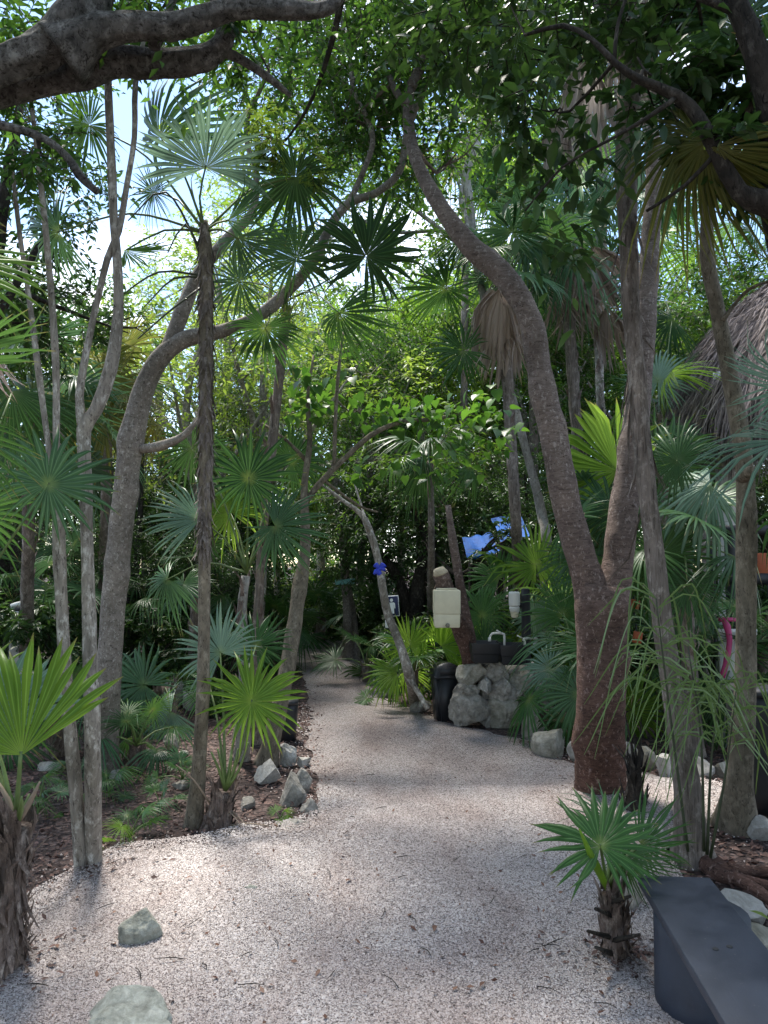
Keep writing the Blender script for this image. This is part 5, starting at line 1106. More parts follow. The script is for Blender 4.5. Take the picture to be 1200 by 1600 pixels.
# ================================================================== rocks
def rock(px, py, wpx, hpx, label, mat='stone', seed=0, group=None, sink=.2, cuts=12, deep=.9, sub=4, rot=0, edge=(.45, .82)):
    g = GZ(px, py); k = g.y / F; w_, h_ = wpx * k, hpx * k
    me = rock_mesh('rock', (w_, w_ * deep, h_ * (1 + sink)), seed, M[mat], sub, cuts, .055, edge)
    o = link('rock', me, None, Matrix.Translation((g.x, g.y + w_ * .25, g.z + h_ * (1 - sink) / 2)) @ Matrix.Rotation(rot, 4, 'Z')); return tag(o, label, 'rock', group)
rock(214, 1494, 68, 62, 'angular greenish rock lying alone on the gravel at lower left', 'stone_green', 165, None, .15, 8, .8, 4, .2, (.45, .75))
rock(176, 1655, 160, 78, 'broad flat greenish rock at the bottom edge of the gravel', 'stone_green', 62, None, .25, 7, .7, 4, 0, (.3, .65))
rock(392, 1408, 30, 14, 'small rock almost buried in the gravel near the middle', 'stone_green', 63, None, .5)
rock(350, 1412, 26, 10, 'tiny flat stone sunk in gravel left of the small buried rock', 'stone_green', 64, None, .5)
EL = [(462, 1308, 62, 22, 'low pale rock lying at the corner of the gravel edge', 'stone'), (483, 1285, 34, 40, 'brownish rock at the tip of the left border pile', 'stone'), (455, 1262, 54, 60, 'craggy grey rock in the left border pile', 'stone'), (420, 1228, 60, 44, 'broad grey rock behind the craggy one in the left pile', 'stone_white'), (449, 1198, 34, 44, 'pointed pale rock topping the left border pile', 'stone_white'), (470, 1242, 40, 50, 'grey rock facing the gravel in the left pile', 'stone'), (384, 1268, 30, 22, 'small round rock left of the border pile', 'stone'), (473, 1200, 28, 26, 'whitish stone at the back of the left border pile', 'stone_white')]
for i, (px, py, a, h_, lab, mt) in enumerate(EL): rock(px, py, a * .85, h_ * .8, lab, mt, 70 + i, 'rocks bordering the left bed', .2, 10, .9, 4)
ER = [(866, 1186, 66, 44, 'mossy pale rock bordering the gravel left of the red tree', 'stone_moss'), (838, 1158, 42, 40, 'dark grey rock at the foot of the boulder stand', 'stone'), (902, 1196, 30, 36, 'pale rock against the left side of the red tree', 'stone_white'), (990, 1206, 40, 42, 'whitish rock just right of the red tree', 'stone_white'), (1012, 1212, 32, 38, 'mossy brown rock right of the whitish one', 'stone_moss'), (1045, 1222, 34, 36, 'rounded pale rock left of the slender fibrous trunk', 'stone_white'), (1098, 1222, 42, 32, 'grey rock right of the slender fibrous trunk', 'stone'), (1130, 1222, 34, 30, 'dim grey rock between slender and cracked trunks', 'stone_moss')]
for i, (px, py, a, h_, lab, mt) in enumerate(ER): rock(px, py, a, h_, lab, mt, 90 + i, 'rocks bordering the right bed', .2, 9, .9, 3)
EB = [(985, 1425, 60, 62, 'grey rock wedged between small palm and bench', 'stone'), (1030, 1330, 60, 40, 'rock behind the front right palm', 'stone'), (1165, 1440, 80, 50, 'long pale rock right of the bench', 'stone_white'), (1190, 1480, 60, 50, 'mossy rock at the right edge beside the bench', 'stone_moss'), (1188, 1320, 40, 40, 'pale rock at the right edge under the cracked trunk', 'stone_white')]
for i, (px, py, a, h_, lab, mt) in enumerate(EB): rock(px, py, a, h_, lab, mt, 110 + i, 'rocks around the bench', .2, 8, .9, 3)
ES = [(265, 1180, 26, 28, 'upright grey rock under the drooping bluish palm', 'stone'), (258, 1108, 60, 60, 'big pale boulder behind the drooping bluish palm', 'stone_white'), (305, 1110, 50, 40, 'pale boulder right of the big one behind the shaggy trunk', 'stone_white'), (252, 1192, 28, 12, 'flat pale stone on the litter by the brown tree', 'stone_white'), (285, 1186, 18, 8, 'small flat stone right of the flat pale one', 'stone_white'), (182, 1216, 26, 16, 'pale stone right of the brown leaning trunk', 'stone_white'), (240, 1222, 14, 9, 'little stone in the litter before the flat pale ones', 'stone_white'), (280, 1232, 28, 12, 'stone left of the shaggy trunk foot', 'stone'), (655, 1116, 40, 24, 'low rock by the path edge near the trash bin', 'stone'), (600, 1088, 24, 18, 'stone among seedlings at the far path edge', 'stone'), (500, 1030, 30, 14, 'dim rock at the far left bend of the path', 'stone'), (70, 1205, 40, 14, 'pale flat stone behind the front left fan', 'stone_white')]
for i, (px, py, a, h_, lab, mt) in enumerate(ES): rock(px, py, a, h_, lab, mt, 130 + i, None, .25, 8, .8, 3)
# exposed roots
er_ = thing('exposed_root', 'reddish roots running over the ground right of the bench', 'root', GZ(1160, 1385))
for pts in ([(1092, 1352), (1125, 1378), (1165, 1385), (1210, 1398), (1260, 1400)], [(1120, 1368), (1150, 1382), (1185, 1402), (1230, 1430)], [(1140, 1376), (1180, 1374), (1230, 1372)]):
    q = [GZ(*p) + Vector((0, 0, .025)) for p in pts]; V, f = tube(q, [.05, .036, .03, .026, .02][:len(q)], 9, .05, .18, 12, 2); wpart('root', V, f, M['bark_red'], er_, True)
yl = link('fallen_leaf', oval_mesh('leaf_yellow'), None, Matrix.Translation(GZ(1204, 1478) + Vector((0, 0, .14))) @ Matrix.Rotation(1.0, 4, 'Z') @ Matrix.Rotation(.5, 4, 'X') @ Matrix.Scale(.08, 4))
tag(yl, 'yellow leaf lying on the mossy rock at the right edge beside the bench', 'leaf')

# ================================================================== litter
def litter(N, box, name, L=(.025, .07), mat='litter', rej=True):
    x = RNG.uniform(box[0], box[1], N); y = RNG.uniform(box[2], box[3], N)
    if rej: k = ~inside(x, y)
    else: k = inside(x, y)
    x, y = x[k], y[k]; n_ = len(x); d = np.stack([RNG.normal(size=n_), RNG.normal(size=n_), RNG.normal(0, .25, n_)], -1); nr = np.array([0, 0, 1.]) + RNG.normal(0, .35, (n_, 3))
    z = hgt(x, y) + (.008 if rej else .046); V, f = leaf_cloud(np.stack([x, y, z], -1), d, nr, RNG.uniform(*L, n_), .5, False, .3, -.1)
    link(name, mk_mesh(name, V, f, M[mat]), kind='stuff')
litter(16000, (-4, 0, 3, 9), 'leaf_litter', (.015, .05)); litter(7000, (.8, 4, 2, 7), 'leaf_litter'); litter(9000, (-8, 6, 8, 16), 'leaf_litter', (.04, .09))
litter(2600, (-3, 2, 2.1, 9), 'leaf_crumbs', (.006, .018), 'leaf_red', False)
litter(700, (-3, 2, 2.1, 7), 'dark_crumbs', (.006, .02), 'litter', False)
litter(260, (-2, 1.5, 2.2, 6), 'leaf_scraps', (.02, .036), 'leaf_red', False)
def drift(cx, cy, r_, N, name, mat='litter', L=(.012, .045)):
    a = RNG.uniform(0, 6.28, N); q = r_ * np.abs(RNG.normal(0, .55, N)); x, y = cx + np.cos(a) * q, cy + np.sin(a) * q
    d = np.stack([RNG.normal(size=N), RNG.normal(size=N), RNG.normal(0, .3, N)], -1); V, f = leaf_cloud(np.stack([x, y, path_z(x, y) + .006], -1), d, np.array([0, 0, 1.]) + RNG.normal(0, .35, (N, 3)), RNG.uniform(*L, N), .45, False, .3, -.1)
    return V, f
items = [drift(*GZ(8, 1515).xy, .3, 160, ''), drift(*GZ(962, 1495).xy, .28, 170, ''), drift(*GZ(935, 1245).xy, .4, 160, ''), drift(*GZ(140, 1360).xy, .3, 120, ''), drift(*GZ(1010, 1500).xy, .25, 80, '')]
t = RNG.integers(0, len(PB), 5200); t = t[(PB[t, 1] > 2.2) & (PB[t, 1] < 10)]; N = len(t); x, y = PB[t, 0] + RNG.normal(0, .13, N), PB[t, 1] + RNG.normal(0, .13, N)
d = np.stack([RNG.normal(size=N), RNG.normal(size=N), RNG.normal(0, .3, N)], -1); items.append(leaf_cloud(np.stack([x, y, path_z(x, y) - .008], -1), d, np.array([0, 0, 1.]) + RNG.normal(0, .35, (N, 3)), RNG.uniform(.012, .045, N), .45, False, .3, -.1))
link('drifted_litter', mk_mesh('drifted_litter', *join(items), M['litter']), kind='stuff')
items = []
for q in range(60):
    g = GZ(random.uniform(60, 1000), random.uniform(1180, 1580))
    if inside(g.x, g.y):
        a = random.uniform(0, 6.28); L = random.uniform(.03, .12); z = path_z(g.x, g.y) + .008; items.append(tube([(g.x, g.y, z), (g.x + math.cos(a) * L * .5 + .008, g.y + math.sin(a) * L * .5, z + .006), (g.x + math.cos(a) * L, g.y + math.sin(a) * L, z)], [.002, .002, .001], 4, .05, cap=False))
link('fallen_twigs', mk_mesh('fallen_twigs', *join(items), M['bark_dark']), kind='stuff')
fl = oval_mesh('leaf_red'); rl = random.Random(8)
for px, py in ((578, 1508), (555, 1492), (690, 1518), (500, 1545), (860, 1545), (290, 1485), (300, 1395), (180, 1500), (120, 1420), (640, 1470), (680, 1470), (420, 1475), (800, 1470), (540, 1400), (965, 1560), (330, 1560), (90, 1500), (750, 1560)):
    g = GZ(px, py); o = link('fallen_leaf', fl, None, Matrix.Translation((g.x, g.y, path_z(g.x, g.y) + .012)) @ Matrix.Rotation(rl.uniform(0, 6), 4, 'Z') @ Matrix.Rotation(rl.uniform(-.4, .4), 4, 'X') @ Matrix.Scale(rl.uniform(.025, .05), 4))
    tag(o, 'curled brown fallen leaf lying on the pale gravel path', 'leaf', 'fallen leaves on the path')

# ================================================================== mid-ground palms
GM = 'palms in the middle distance'
def mpalm(label, rows, rad, lp, mats, n, seed, bark_m='bark_peel', e0=80, e1=-40, dead=0, heroes=(), kinds=('full', 'stiff', 'full2', 'hang'), pw=.008):
    pts, rr = TW(*rows); r = palm('fan_palm', label, pts, rr, bark_m, seed, GM, 24 if len(rows) < 4 else 40, .16); c = pts[-1]
    auto_crown(r, c, n, rad, lp, mats, kinds, seed, e0, e1, pw=pw)
    for k in range(dead):
        a = 6.28 * k / dead + seed; ax = Vector((math.cos(a) * .35, math.sin(a) * .35, -1)); hub = c + Vector((math.cos(a) * .22, math.sin(a) * .22, -.12))
        frond(r, hub, ax, Vector((math.cos(a), math.sin(a), .3)), rad * random.uniform(1.0, 1.35), random.choice(['dead', 'dead2']), 'palm_dead', c, pet='petiole_dead')
    for h in heroes: hero(r, *h, crown=c)
    return r
G1, G2, G3 = ['palm_green', 'palm_blue'], ['palm_green', 'palm_bright'], ['palm_dark', 'palm_green']
mpalm('palm with a brown dead skirt hanging behind the left limb of the red tree', [(815, 1050, 0, 22), (808, 850, 9.2, 17), (796, 650, 9.2, 18), (788, 480, 9.2, 20), (786, 440, 9.2, 20)], .62, .75, G1, 12, 201, dead=5, e1=-10,
      heroes=[(725, 548, 9.0, 72, 190, 'full', 'palm_green', 20, 10), (770, 452, 8.7, 150, -91, 'dead', 'palm_dead', 0, 10), (800, 455, 8.7, 140, -84, 'dead2', 'palm_dead', 0, -10), (784, 448, 8.6, 160, -95, 'dead', 'palm_dead', 0, 0)])
mpalm('tall palm with dead straw skirt between the limbs of the red tree', [(912, 1060, 0, 22), (910, 850, 10, 18), (903, 700, 10, 18), (893, 560, 10, 18), (888, 450, 10, 19), (892, 380, 10, 20)], .75, .95, ['palm_blue', 'palm_green'], 16, 202, dead=6, e1=-30,
      heroes=[(905, 385, 9.6, 130, -84, 'dead2', 'palm_dead', 0, 10), (925, 385, 9.6, 110, -70, 'dead', 'palm_dead', 0, 20), (870, 330, 9.6, 110, -100, 'hang2', 'palm_blue', 0, 10), (950, 480, 9.6, 110, -95, 'dead', 'palm_dead', 0, 10)])
mpalm('palm high up behind the red tree with drooping bluish fans', [(945, 1040, 0, 18), (940, 700, 11.5, 13), (935, 500, 11.5, 13), (940, 300, 11.5, 14), (945, 240, 11.5, 15)], .8, 1.0, G1, 16, 203, e1=-50, bark_m='bark_pale')
mpalm('palm behind the slender trunk with pale round fan at the roof edge', [(1045, 1080, 0, 24), (1040, 850, 9, 16), (1035, 660, 9, 16)], .5, .6, G2, 10, 204, heroes=[(1028, 595, 8.8, 68, 80, 'full', 'palm_silver', 15, 5), (1052, 500, 9.6, 80, 215, 'hang2', 'palm_blue', 0, 20)])
mpalm('palm between the red tree limbs with upright bright fan', [(958, 1130, 0, 30), (960, 960, 7.4, 22), (962, 800, 7.4, 22)], .52, .55, G1, 8, 205, heroes=[(965, 735, 7.3, 125, 122, 'half', 'palm_bright', 12, -35), (955, 800, 7.2, 110, 160, 'full2', 'palm_blue', 10, 20), (1030, 730, 7.6, 110, 70, 'stiff', 'palm_green', 15, 20)])
mpalm('dark palm before the hut with black green fans', [(1085, 1180, 0, 30), (1075, 1000, 6.6, 22), (1068, 860, 6.6, 22)], .5, .5, G3, 8, 206, heroes=[(1110, 758, 6.3, 120, 205, 'hang', 'palm_silver', -15, 30), (1060, 720, 6.5, 95, 150, 'full', 'palm_dark', 20, 10), (1030, 870, 6.5, 100, 10, 'full', 'palm_dark', 10, 10)])
mpalm('spreading bluish palm right of the boulder stand', [(905, 1165, 0, 30), (905, 1100, 6.9, 26), (905, 1060, 6.9, 26)], .48, .5, G1, 6, 207, heroes=[(860, 1045, 6.8, 68, 215, 'full2', 'palm_silver', 20, 20), (905, 1085, 6.4, 88, 215, 'full', 'palm_blue', 15, 10), (880, 960, 7.2, 84, 80, 'full', 'palm_green', 15, 10), (985, 1110, 7.2, 80, 20, 'full', 'palm_bright', 15, 20), (930, 1010, 6.6, 90, 150, 'stiff', 'palm_green', 15, 30), (880, 1120, 6.7, 60, 250, 'hang', 'palm_green', 0, 10)])
mpalm('palm behind the black post with wide bright green fans', [(845, 1040, 0, 20), (842, 980, 9.2, 17), (840, 950, 9.2, 17)], .6, .6, G2, 7, 208, heroes=[(838, 885, 9.0, 86, 95, 'full', 'palm_bright', 14, 4), (835, 962, 8.6, 60, -40, 'full', 'palm_silver', 10, 20), (880, 920, 9.1, 80, 40, 'half', 'palm_green', 14, 10), (780, 905, 9.3, 60, 140, 'half', 'palm_green', 20, 10)])
mpalm('palm behind the sink between stump and post with dark round fan', [(752, 1040, 0, 18), (752, 1000, 9, 15)], .45, .4, G3, 5, 209, heroes=[(753, 962, 8.7, 62, 85, 'full', 'palm_green', 5, 0), (760, 1010, 8.6, 50, 60, 'stiff', 'palm_green', 10, 0), (720, 1000, 8.9, 55, 120, 'full', 'palm_dark', 10, 0)])
mpalm('small sunny palm under the ribbon tree beside the path', [(650, 1106, 0, 14), (648, 1075, 8.3, 12), (648, 1050, 8.3, 12)], .42, .4, ['palm_bright', 'palm_green'], 7, 210, e1=0, heroes=[(640, 1010, 8.1, 58, 80, 'stiff', 'palm_bright', 10, 10), (620, 1050, 8.1, 55, 160, 'half', 'palm_bright', 10, 20), (690, 1010, 8.1, 55, 40, 'half', 'palm_bright', 30, 10)])
mpalm('dark palm clump left of the ribbon tree', [(575, 1068, 0, 16), (572, 1040, 10.2, 14)], .42, .4, G3, 7, 211, e1=-10)
mpalm('dark low palm right of the path bend', [(592, 1020, 0, 16), (592, 975, 13.6, 14)], .6, .6, ['palm_dark'], 9, 212, e1=-20)
mpalm('dark low palm left of the paired slim trunks', [(500, 1010, 0, 16), (502, 965, 14.8, 14)], .65, .65, G3, 9, 213, e1=-20)
mpalm('dusty green palm at the far bend of the path', [(428, 1035, 0, 16), (428, 985, 11.5, 14)], .5, .5, G3, 8, 214, e1=-20)
mpalm('palm among dark undergrowth right of the brown leaning tree', [(235, 1075, 0, 18), (238, 960, 9.5, 14)], .5, .55, ['palm_dark'], 6, 215, e1=-30)
mpalm('shadowy palm between twin stems and brown tree', [(110, 1090, 0, 18), (100, 930, 9, 15)], .55, .6, ['palm_dark', 'palm_blue'], 10, 216, e1=-30, heroes=[(75, 915, 8.6, 70, 265, 'hang', 'palm_blue', 0, 10)])
mpalm('tall shadowy palm left of the twin stems with hanging fans', [(40, 1110, 0, 22), (45, 800, 7.5, 18), (52, 620, 7.5, 20)], .62, .7, ['palm_dark', 'palm_blue'], 12, 217, e1=-50, dead=2, heroes=[(60, 630, 6.8, 110, 235, 'hang', 'palm_dark', 0, 20), (100, 620, 7, 100, -60, 'hang', 'palm_blue', 0, 20)])
mpalm('palm with dull fans behind the fork of the twin stems', [(160, 1070, 0, 22), (165, 800, 9, 15), (170, 620, 9, 16)], .6, .6, ['palm_dark', 'palm_yellow'], 11, 218, e1=-40, heroes=[(165, 600, 8.5, 95, -40, 'full', 'palm_yellow', 10, 0)])
mpalm('lower palm behind the mid height bright palm', [(300, 1090, 0, 20), (305, 960, 8.6, 15), (305, 900, 8.6, 15)], .4, .45, ['palm_dark'], 4, 219, e1=-30)
mpalm('palm at the far right by the frame with green blades', [(1180, 1120, 0, 24), (1200, 985, 7.2, 18)], .42, .4, G3, 5, 220, e1=-20)
mpalm('sunlit palm high behind the thatched roof', [(1120, 1010, 0, 20), (1120, 600, 16, 14), (1105, 330, 16, 14)], 1.0, 1.1, G2, 14, 221, e1=-30)
mpalm('tall palm with yellow fan high above the grey branches', [(720, 1010, 0, 16), (725, 600, 14, 11), (728, 230, 14, 12)], .9, 1.0, ['palm_yellow', 'palm_green', 'palm_blue'], 14, 222, e1=-30)
mpalm('palm high at the top right behind the dark boughs', [(830, 1010, 0, 18), (835, 500, 13.5, 13), (835, 200, 13.5, 14)], .95, 1.1, G1, 16, 223, e1=-60)
mpalm('small fan palm hanging under the heart shaped leaves', [(672, 1045, 0, 14), (674, 850, 10, 10), (672, 720, 10, 10)], .5, .5, G3, 7, 224, e1=-20, heroes=[(665, 722, 9.6, 62, 200, 'hang', 'palm_dark', 0, 20)])
mpalm('palm by the gravel strip beyond the slender trunk', [(1075, 1150, 0, 24), (1072, 1070, 7.6, 20)], .48, .5, G3, 8, 225, e1=-10)
mpalm('low dark palm under the hut frame', [(1150, 1130, 0, 24), (1150, 1040, 7.0, 18)], .45, .45, G3, 8, 226, e1=-10)

# slim grey trees in the middle distance
tree('grey_tree', 'slim whitish tree behind the red tree lifting bare forked grey branches', [
    TW((868, 1040, 0, 18), (858, 880, 9.8, 16), (846, 800, 9.8, 15), (830, 735, 9.8, 13), (800, 620, 9.9, 13), (765, 500, 10, 12), (742, 400, 10, 13), (736, 330, 10, 13), (728, 275, 10, 14), (735, 250, 10, 15), (748, 215, 10, 12), (754, 150, 10, 11), (750, 100, 10, 8)),
    TW((738, 252, 10, 10), (732, 225, 10, 8), (722, 180, 10, 6)), TW((728, 280, 10, 9), (708, 255, 10, 8), (690, 215, 10, 5)), TW((740, 350, 10, 9), (720, 320, 10, 7), (722, 290, 10, 6))], 'bark_white',
    [blob(750, 60, 10.2, 1.1, 1, .7, 900), blob(680, 190, 10.5, .6, .6, .4, 300), blob(780, 200, 10.6, .5, .5, .5, 260)], 'leaf_bright', .12, seed=301, flare=.1)
tree('pale_tree', 'thin pale straight trunk right of the dead palm skirts', [TW((936, 1030, 0, 14), (934, 800, 12.5, 11), (938, 600, 12.5, 10), (945, 300, 12.5, 9), (940, 0, 12.5, 7))], 'bark_white', [blob(930, 60, 12.8, 1.6, 1.2, 1.2, 1500)], 'leaf_bright', .14, seed=302)
for i, (px, py, tx, w_, lab) in enumerate([(240, 1040, 226, 10, 'thin grey stem leaning left in the dark behind the shaggy trunk'), (262, 1035, 246, 9, 'second thin grey stem right beside the leaning one'), (392, 1055, 412, 12, 'pale thin leaning stem behind the bluish grey fan'), (205, 1060, 212, 14, 'dark slim trunk just right of the brown tree foot')]):
    g = GZ(px, py); d = g.y
    tree('thin_stem', lab, [TW((px, py, 0, w_), ((px + tx) / 2 + 3, 980, d, w_ * .9), (tx, 900, d, w_ * .8), (tx - 4 + 12 * (i % 2), 780, d, w_ * .6), (tx + 10, 640, d, w_ * .35))], 'bark_pale' if i != 3 else 'bark_dark', [blob(tx + 10, 650, d + .2, .7, .7, .5, 500)], 'leaf_olive', .08, seed=310 + i, flare=.1, sides=8)
# dark spreading tree beyond the sink
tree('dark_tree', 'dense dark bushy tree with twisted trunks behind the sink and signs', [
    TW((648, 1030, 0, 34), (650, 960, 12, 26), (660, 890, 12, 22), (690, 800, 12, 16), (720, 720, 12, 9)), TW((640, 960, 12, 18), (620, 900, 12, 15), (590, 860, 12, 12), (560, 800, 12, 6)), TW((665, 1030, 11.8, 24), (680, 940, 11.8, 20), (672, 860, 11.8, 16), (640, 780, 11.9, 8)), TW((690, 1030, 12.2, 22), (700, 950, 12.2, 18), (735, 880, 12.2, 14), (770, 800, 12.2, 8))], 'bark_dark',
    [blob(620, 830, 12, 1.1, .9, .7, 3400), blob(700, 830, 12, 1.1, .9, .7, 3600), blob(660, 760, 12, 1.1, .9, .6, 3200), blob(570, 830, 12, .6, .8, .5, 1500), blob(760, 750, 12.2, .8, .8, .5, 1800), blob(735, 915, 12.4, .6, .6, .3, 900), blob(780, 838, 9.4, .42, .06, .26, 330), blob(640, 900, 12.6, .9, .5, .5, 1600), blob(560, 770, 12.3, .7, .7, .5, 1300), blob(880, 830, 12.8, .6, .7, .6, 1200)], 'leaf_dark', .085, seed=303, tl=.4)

# ================================================================== forest behind: prototypes copied
def dup(root, loc, rotz, sc, label, group):
    r = root.copy(); C.objects.link(r); r.location = loc; r.rotation_euler = (0, 0, rotz); r.scale = (sc, sc, sc); r['label'] = label; r['group'] = group
    for ch in root.children:
        c = ch.copy(); C.objects.link(c); c.parent = r
    return r
def ftree(name, label, h, cw, leaf_m, bark_m, nl, leaf, seed, group, low=.35):
    r = np.random.default_rng(seed); bl = []
    V0 = Vector((0, 0, -.05)); lim = [([V0, Vector((.1, .05, h * .3)), Vector((r.normal() * .3, r.normal() * .3, h * .62)), Vector((r.normal() * .4, r.normal() * .4, h * .9))], [.11, .09, .06, .02])]
    for k in range(4):
        a = 1.57 * k + r.uniform(-.4, .4); z0 = h * r.uniform(.28, .5); lim.append(([Vector((.05, .03, z0)), Vector((math.cos(a) * cw * .4, math.sin(a) * cw * .4, z0 + h * .14)), Vector((math.cos(a) * cw * .8, math.sin(a) * cw * .8, z0 + h * .3))], [.05, .035, .012]))
    for k in range(13):
        a = r.uniform(0, 6.28); z = h * r.uniform(low, 1); q = cw * (1 - abs(z / h - .62) * 1.1) * r.uniform(.3, .95); bl.append(((math.cos(a) * q, math.sin(a) * q, z), (cw * .36, cw * .36, cw * .27), nl // 13))
    return tree(name, label, lim, bark_m, bl, leaf_m, leaf, group, seed=seed, sides=8, tl=.5, per_twig=11, bough_r=.02)
L1, L2, L3 = 'sunlit bright green tree', 'mid green leafy tree', 'dark shaded forest tree'
GF = 'forest trees behind the palms'
f1 = ftree('forest_tree', L1, 6.5, 2.0, 'leaf_bright', 'bark_pale', 11000, .12, 401, GF)
f2 = ftree('forest_tree', L2, 7.5, 2.1, 'leaf_mid', 'bark_brown', 11000, .12, 402, GF)
f3 = ftree('forest_tree', L3, 5.5, 2.0, 'leaf_dark', 'bark_dark', 10000, .11, 403, GF, .15)
f4 = ftree('forest_tree', 'airy yellow green tree against the sky', 7.5, 2.0, 'leaf_yellow', 'bark_pale', 4600, .10, 404, 'airy trees at left', .5)
LM = [(100, 'at the far left edge'), (200, 'behind the twin stems'), (270, 'behind the brown leaning tree'), (360, 'behind the shaggy palm'), (455, 'above the pale leaning trunk'), (545, 'over the far bend of the path'), (630, 'behind the ribbon tree'), (730, 'above the cream soap tank'), (830, 'left of the red tree'), (940, 'between the limbs of the red tree'), (1060, 'behind the slender fibrous palm'), (1160, 'behind the thatched hut'), (9999, 'beyond the right edge')]
_seen = {}
def where(base, px):
    lm = next(t for lim_, t in LM if px < lim_); q = _seen.get((base, lm), 0); _seen[(base, lm)] = q + 1
    return base + ' ' + lm + ('', ', a farther one', ', the farthest one', ', the last in line')[min(q, 3)]
def fp(px, d): return (P(px, 800, d).x, d, 0)
rf = random.Random(77); first = {}
for proto, lab, grp, spots in (
    (f1, L1, GF, [(660, 15.5, 1.0), (590, 17, 1.05), (760, 17.5, 1.15), (500, 19, 1.1), (1060, 17, 1.1), (1180, 15, 1.0), (860, 19, 1.2), (430, 16, .75), (700, 21, 1.35), (960, 20, 1.25), (1250, 18, 1.2), (330, 20, .8)]),
    (f2, L2, GF, [(560, 14, .8), (380, 13.5, .66), (620, 19.5, 1.05), (800, 15, .95), (900, 15.5, 1.0), (1120, 18, 1.2), (60, 13, .85), (-60, 12, .9), (150, 15, .72), (1330, 14, 1.0), (-150, 15, 1.0), (1010, 14.5, .95), (780, 23, 1.4), (560, 24, 1.3)]),
    (f3, L3, GF, [(290, 12, .62), (210, 12.5, .66), (120, 11.5, .62), (350, 11.5, .55), (20, 10.5, .6), (250, 16, .7), (830, 11.5, .55), (1000, 11.5, .5), (1240, 12, .65), (720, 14.5, .62), (160, 9.8, .42), (300, 9.6, .36), (920, 13, .6), (-90, 9, .6), (1130, 13, .55)]),
    (f4, 'airy yellow green tree against the sky', 'airy trees at left', [(310, 11, .9), (250, 14, 1.1), (400, 11.5, 1.0), (345, 16, 1.3)])):
    for i, (px, d, sc) in enumerate(sorted(spots, key=lambda q: q[1])):
        o = proto if i == 0 else dup(proto, (0, 0, 0), 0, 1, lab, grp)
        o['label'] = where(lab, px); o.location = fp(px, d); o.rotation_euler = (0, 0, rf.uniform(0, 6.28)); o.scale = (sc, sc, sc * rf.uniform(.92, 1.08))
# undergrowth shrubs
def shrub(name, label, leaf_m, nl, leaf, seed, group, rad=.7):
    r = np.random.default_rng(seed); lim = []
    for k in range(5):
        a = r.uniform(0, 6.28); q = rad * r.uniform(.3, .8); lim.append(([Vector((0, 0, -.03)), Vector((math.cos(a) * q * .4, math.sin(a) * q * .4, rad * .5)), Vector((math.cos(a) * q, math.sin(a) * q, rad * r.uniform(.8, 1.3)))], [.02, .014, .006]))
    bl = [((r.uniform(-.6, .6) * rad, r.uniform(-.6, .6) * rad, rad * r.uniform(.25, 1.3)), (rad * .42, rad * .42, rad * .34), nl // 8) for k in range(8)]
    return tree(name, label, lim, 'bark_dark', bl, leaf_m, leaf, group, 'shrub', seed=seed, sides=6, tl=.35, branch_names='stem')
SL = ['dark leafy shrub', 'mid green low shrub']
GS = 'undergrowth shrubs'
s1 = shrub('shrub', SL[0], 'leaf_dark', 2600, .085, 501, GS); s2 = shrub('shrub', SL[1], 'leaf_mid', 2400, .085, 502, GS)
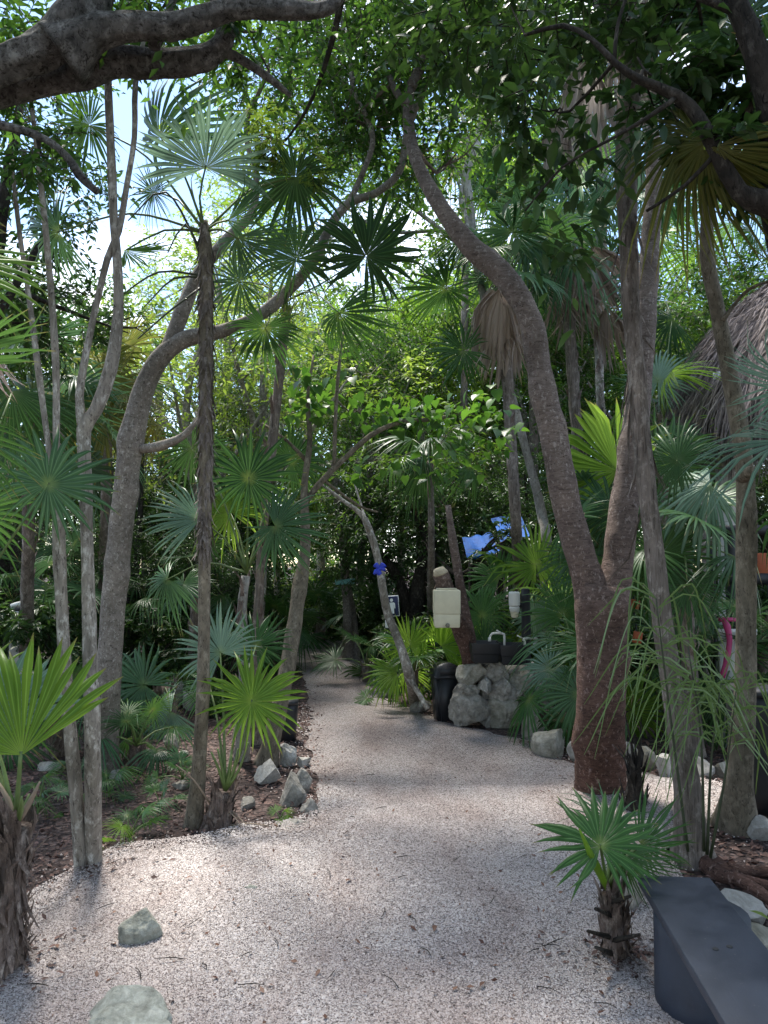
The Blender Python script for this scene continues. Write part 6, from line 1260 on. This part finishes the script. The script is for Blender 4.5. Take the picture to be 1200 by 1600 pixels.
for proto, lab, spots in ((s1, SL[0], [(130, 8.4, 1), (220, 9.2, 1), (290, 10, 1.2), (350, 9, .9), (410, 12.5, 1.1), (60, 9.2, 1.2), (600, 13, 1.1), (570, 13.5, 1), (690, 12.6, 1.2), (800, 10.5, 1.1), (870, 10.2, 1), (1010, 8.8, 1), (1060, 9.6, 1.1), (980, 9.8, 1.1), (-30, 8, 1.2), (470, 16.5, 1.1), (160, 7.6, .6), (1110, 10.5, 1.2), (1230, 9.5, 1.2), (720, 10.5, .9), (1170, 6.4, .6), (640, 10.4, .8), (400, 17.5, 1.3), (520, 20, 1.6), (340, 14, 1.3)]),
                          (s2, SL[1], [(390, 14, 1), (450, 18.5, 1.2), (520, 15.5, .9), (780, 11.5, 1.1), (930, 8.6, .8), (1040, 11.5, 1.2), (250, 11, 1.1), (90, 10.6, 1.1), (1150, 12, 1.2), (560, 16, 1.2), (320, 8, .5), (660, 9.2, .5), (890, 8.8, .6)])):
    for i, (px, d, sc) in enumerate(sorted(spots, key=lambda q: q[1])):
        o = proto if i == 0 else dup(proto, (0, 0, 0), 0, 1, lab, GS)
        o['label'] = where(lab, px); o.location = fp(px, d); o.rotation_euler = (0, 0, rf.uniform(0, 6.28)); o.scale = (sc, sc, sc)
s3 = shrub('shrub', 'sunny light green shrub', 'leaf_bright', 2200, .085, 503, GS)
for i, (px, d, sc) in enumerate(sorted([(452, 16.5, 1.1), (422, 15, .9), (485, 19, 1.3), (398, 13, .8), (562, 18, 1.1), (604, 15.2, .9), (525, 21, 1.5), (690, 13.2, .8), (350, 12, .7), (250, 9.2, .5)], key=lambda q: q[1])):
    o = s3 if i == 0 else dup(s3, (0, 0, 0), 0, 1, '', GS)
    o['label'] = where('sunny light green shrub', px); o.location = fp(px, d); o.rotation_euler = (0, 0, rf.uniform(0, 6.28)); o.scale = (sc, sc, sc)
# far wood closing the view
r = np.random.default_rng(9); bl = []
for k in range(95):
    a = R(r.uniform(-50, 50)); d = r.uniform(24, 36); h = r.uniform(.5, 8.5) * (.62 if R(-26) < a < R(-8) else 1); bl.append(((math.sin(a) * d, math.cos(a) * d, h), (2.2, 1.8, 1.5), 900))
lf, tw = crown_vf(bl, .26, 12, 9, .5, tl=.9)
fw = link('far_wood', mk_mesh('far_wood', *lf, M['leaf_mid']), kind='stuff')
# airy canopy trees over and behind the viewer, which shade the path
cv = []
for i, (x, y, h, sc) in enumerate(((-3.4, .4, 0, 1.0), (3.2, -.6, 0, 1.0), (-2.8, -4, 0, 1.1), (-5.6, 3.8, 0, 1.1), (.6, -5.5, 0, 1.2), (5.4, 2.2, 0, 1.0))):
    o = dup(f2, (x, y, 0), i * 1.3, sc, 'mid green canopy tree beside the gravel path and outside the view', 'canopy trees around the viewer')
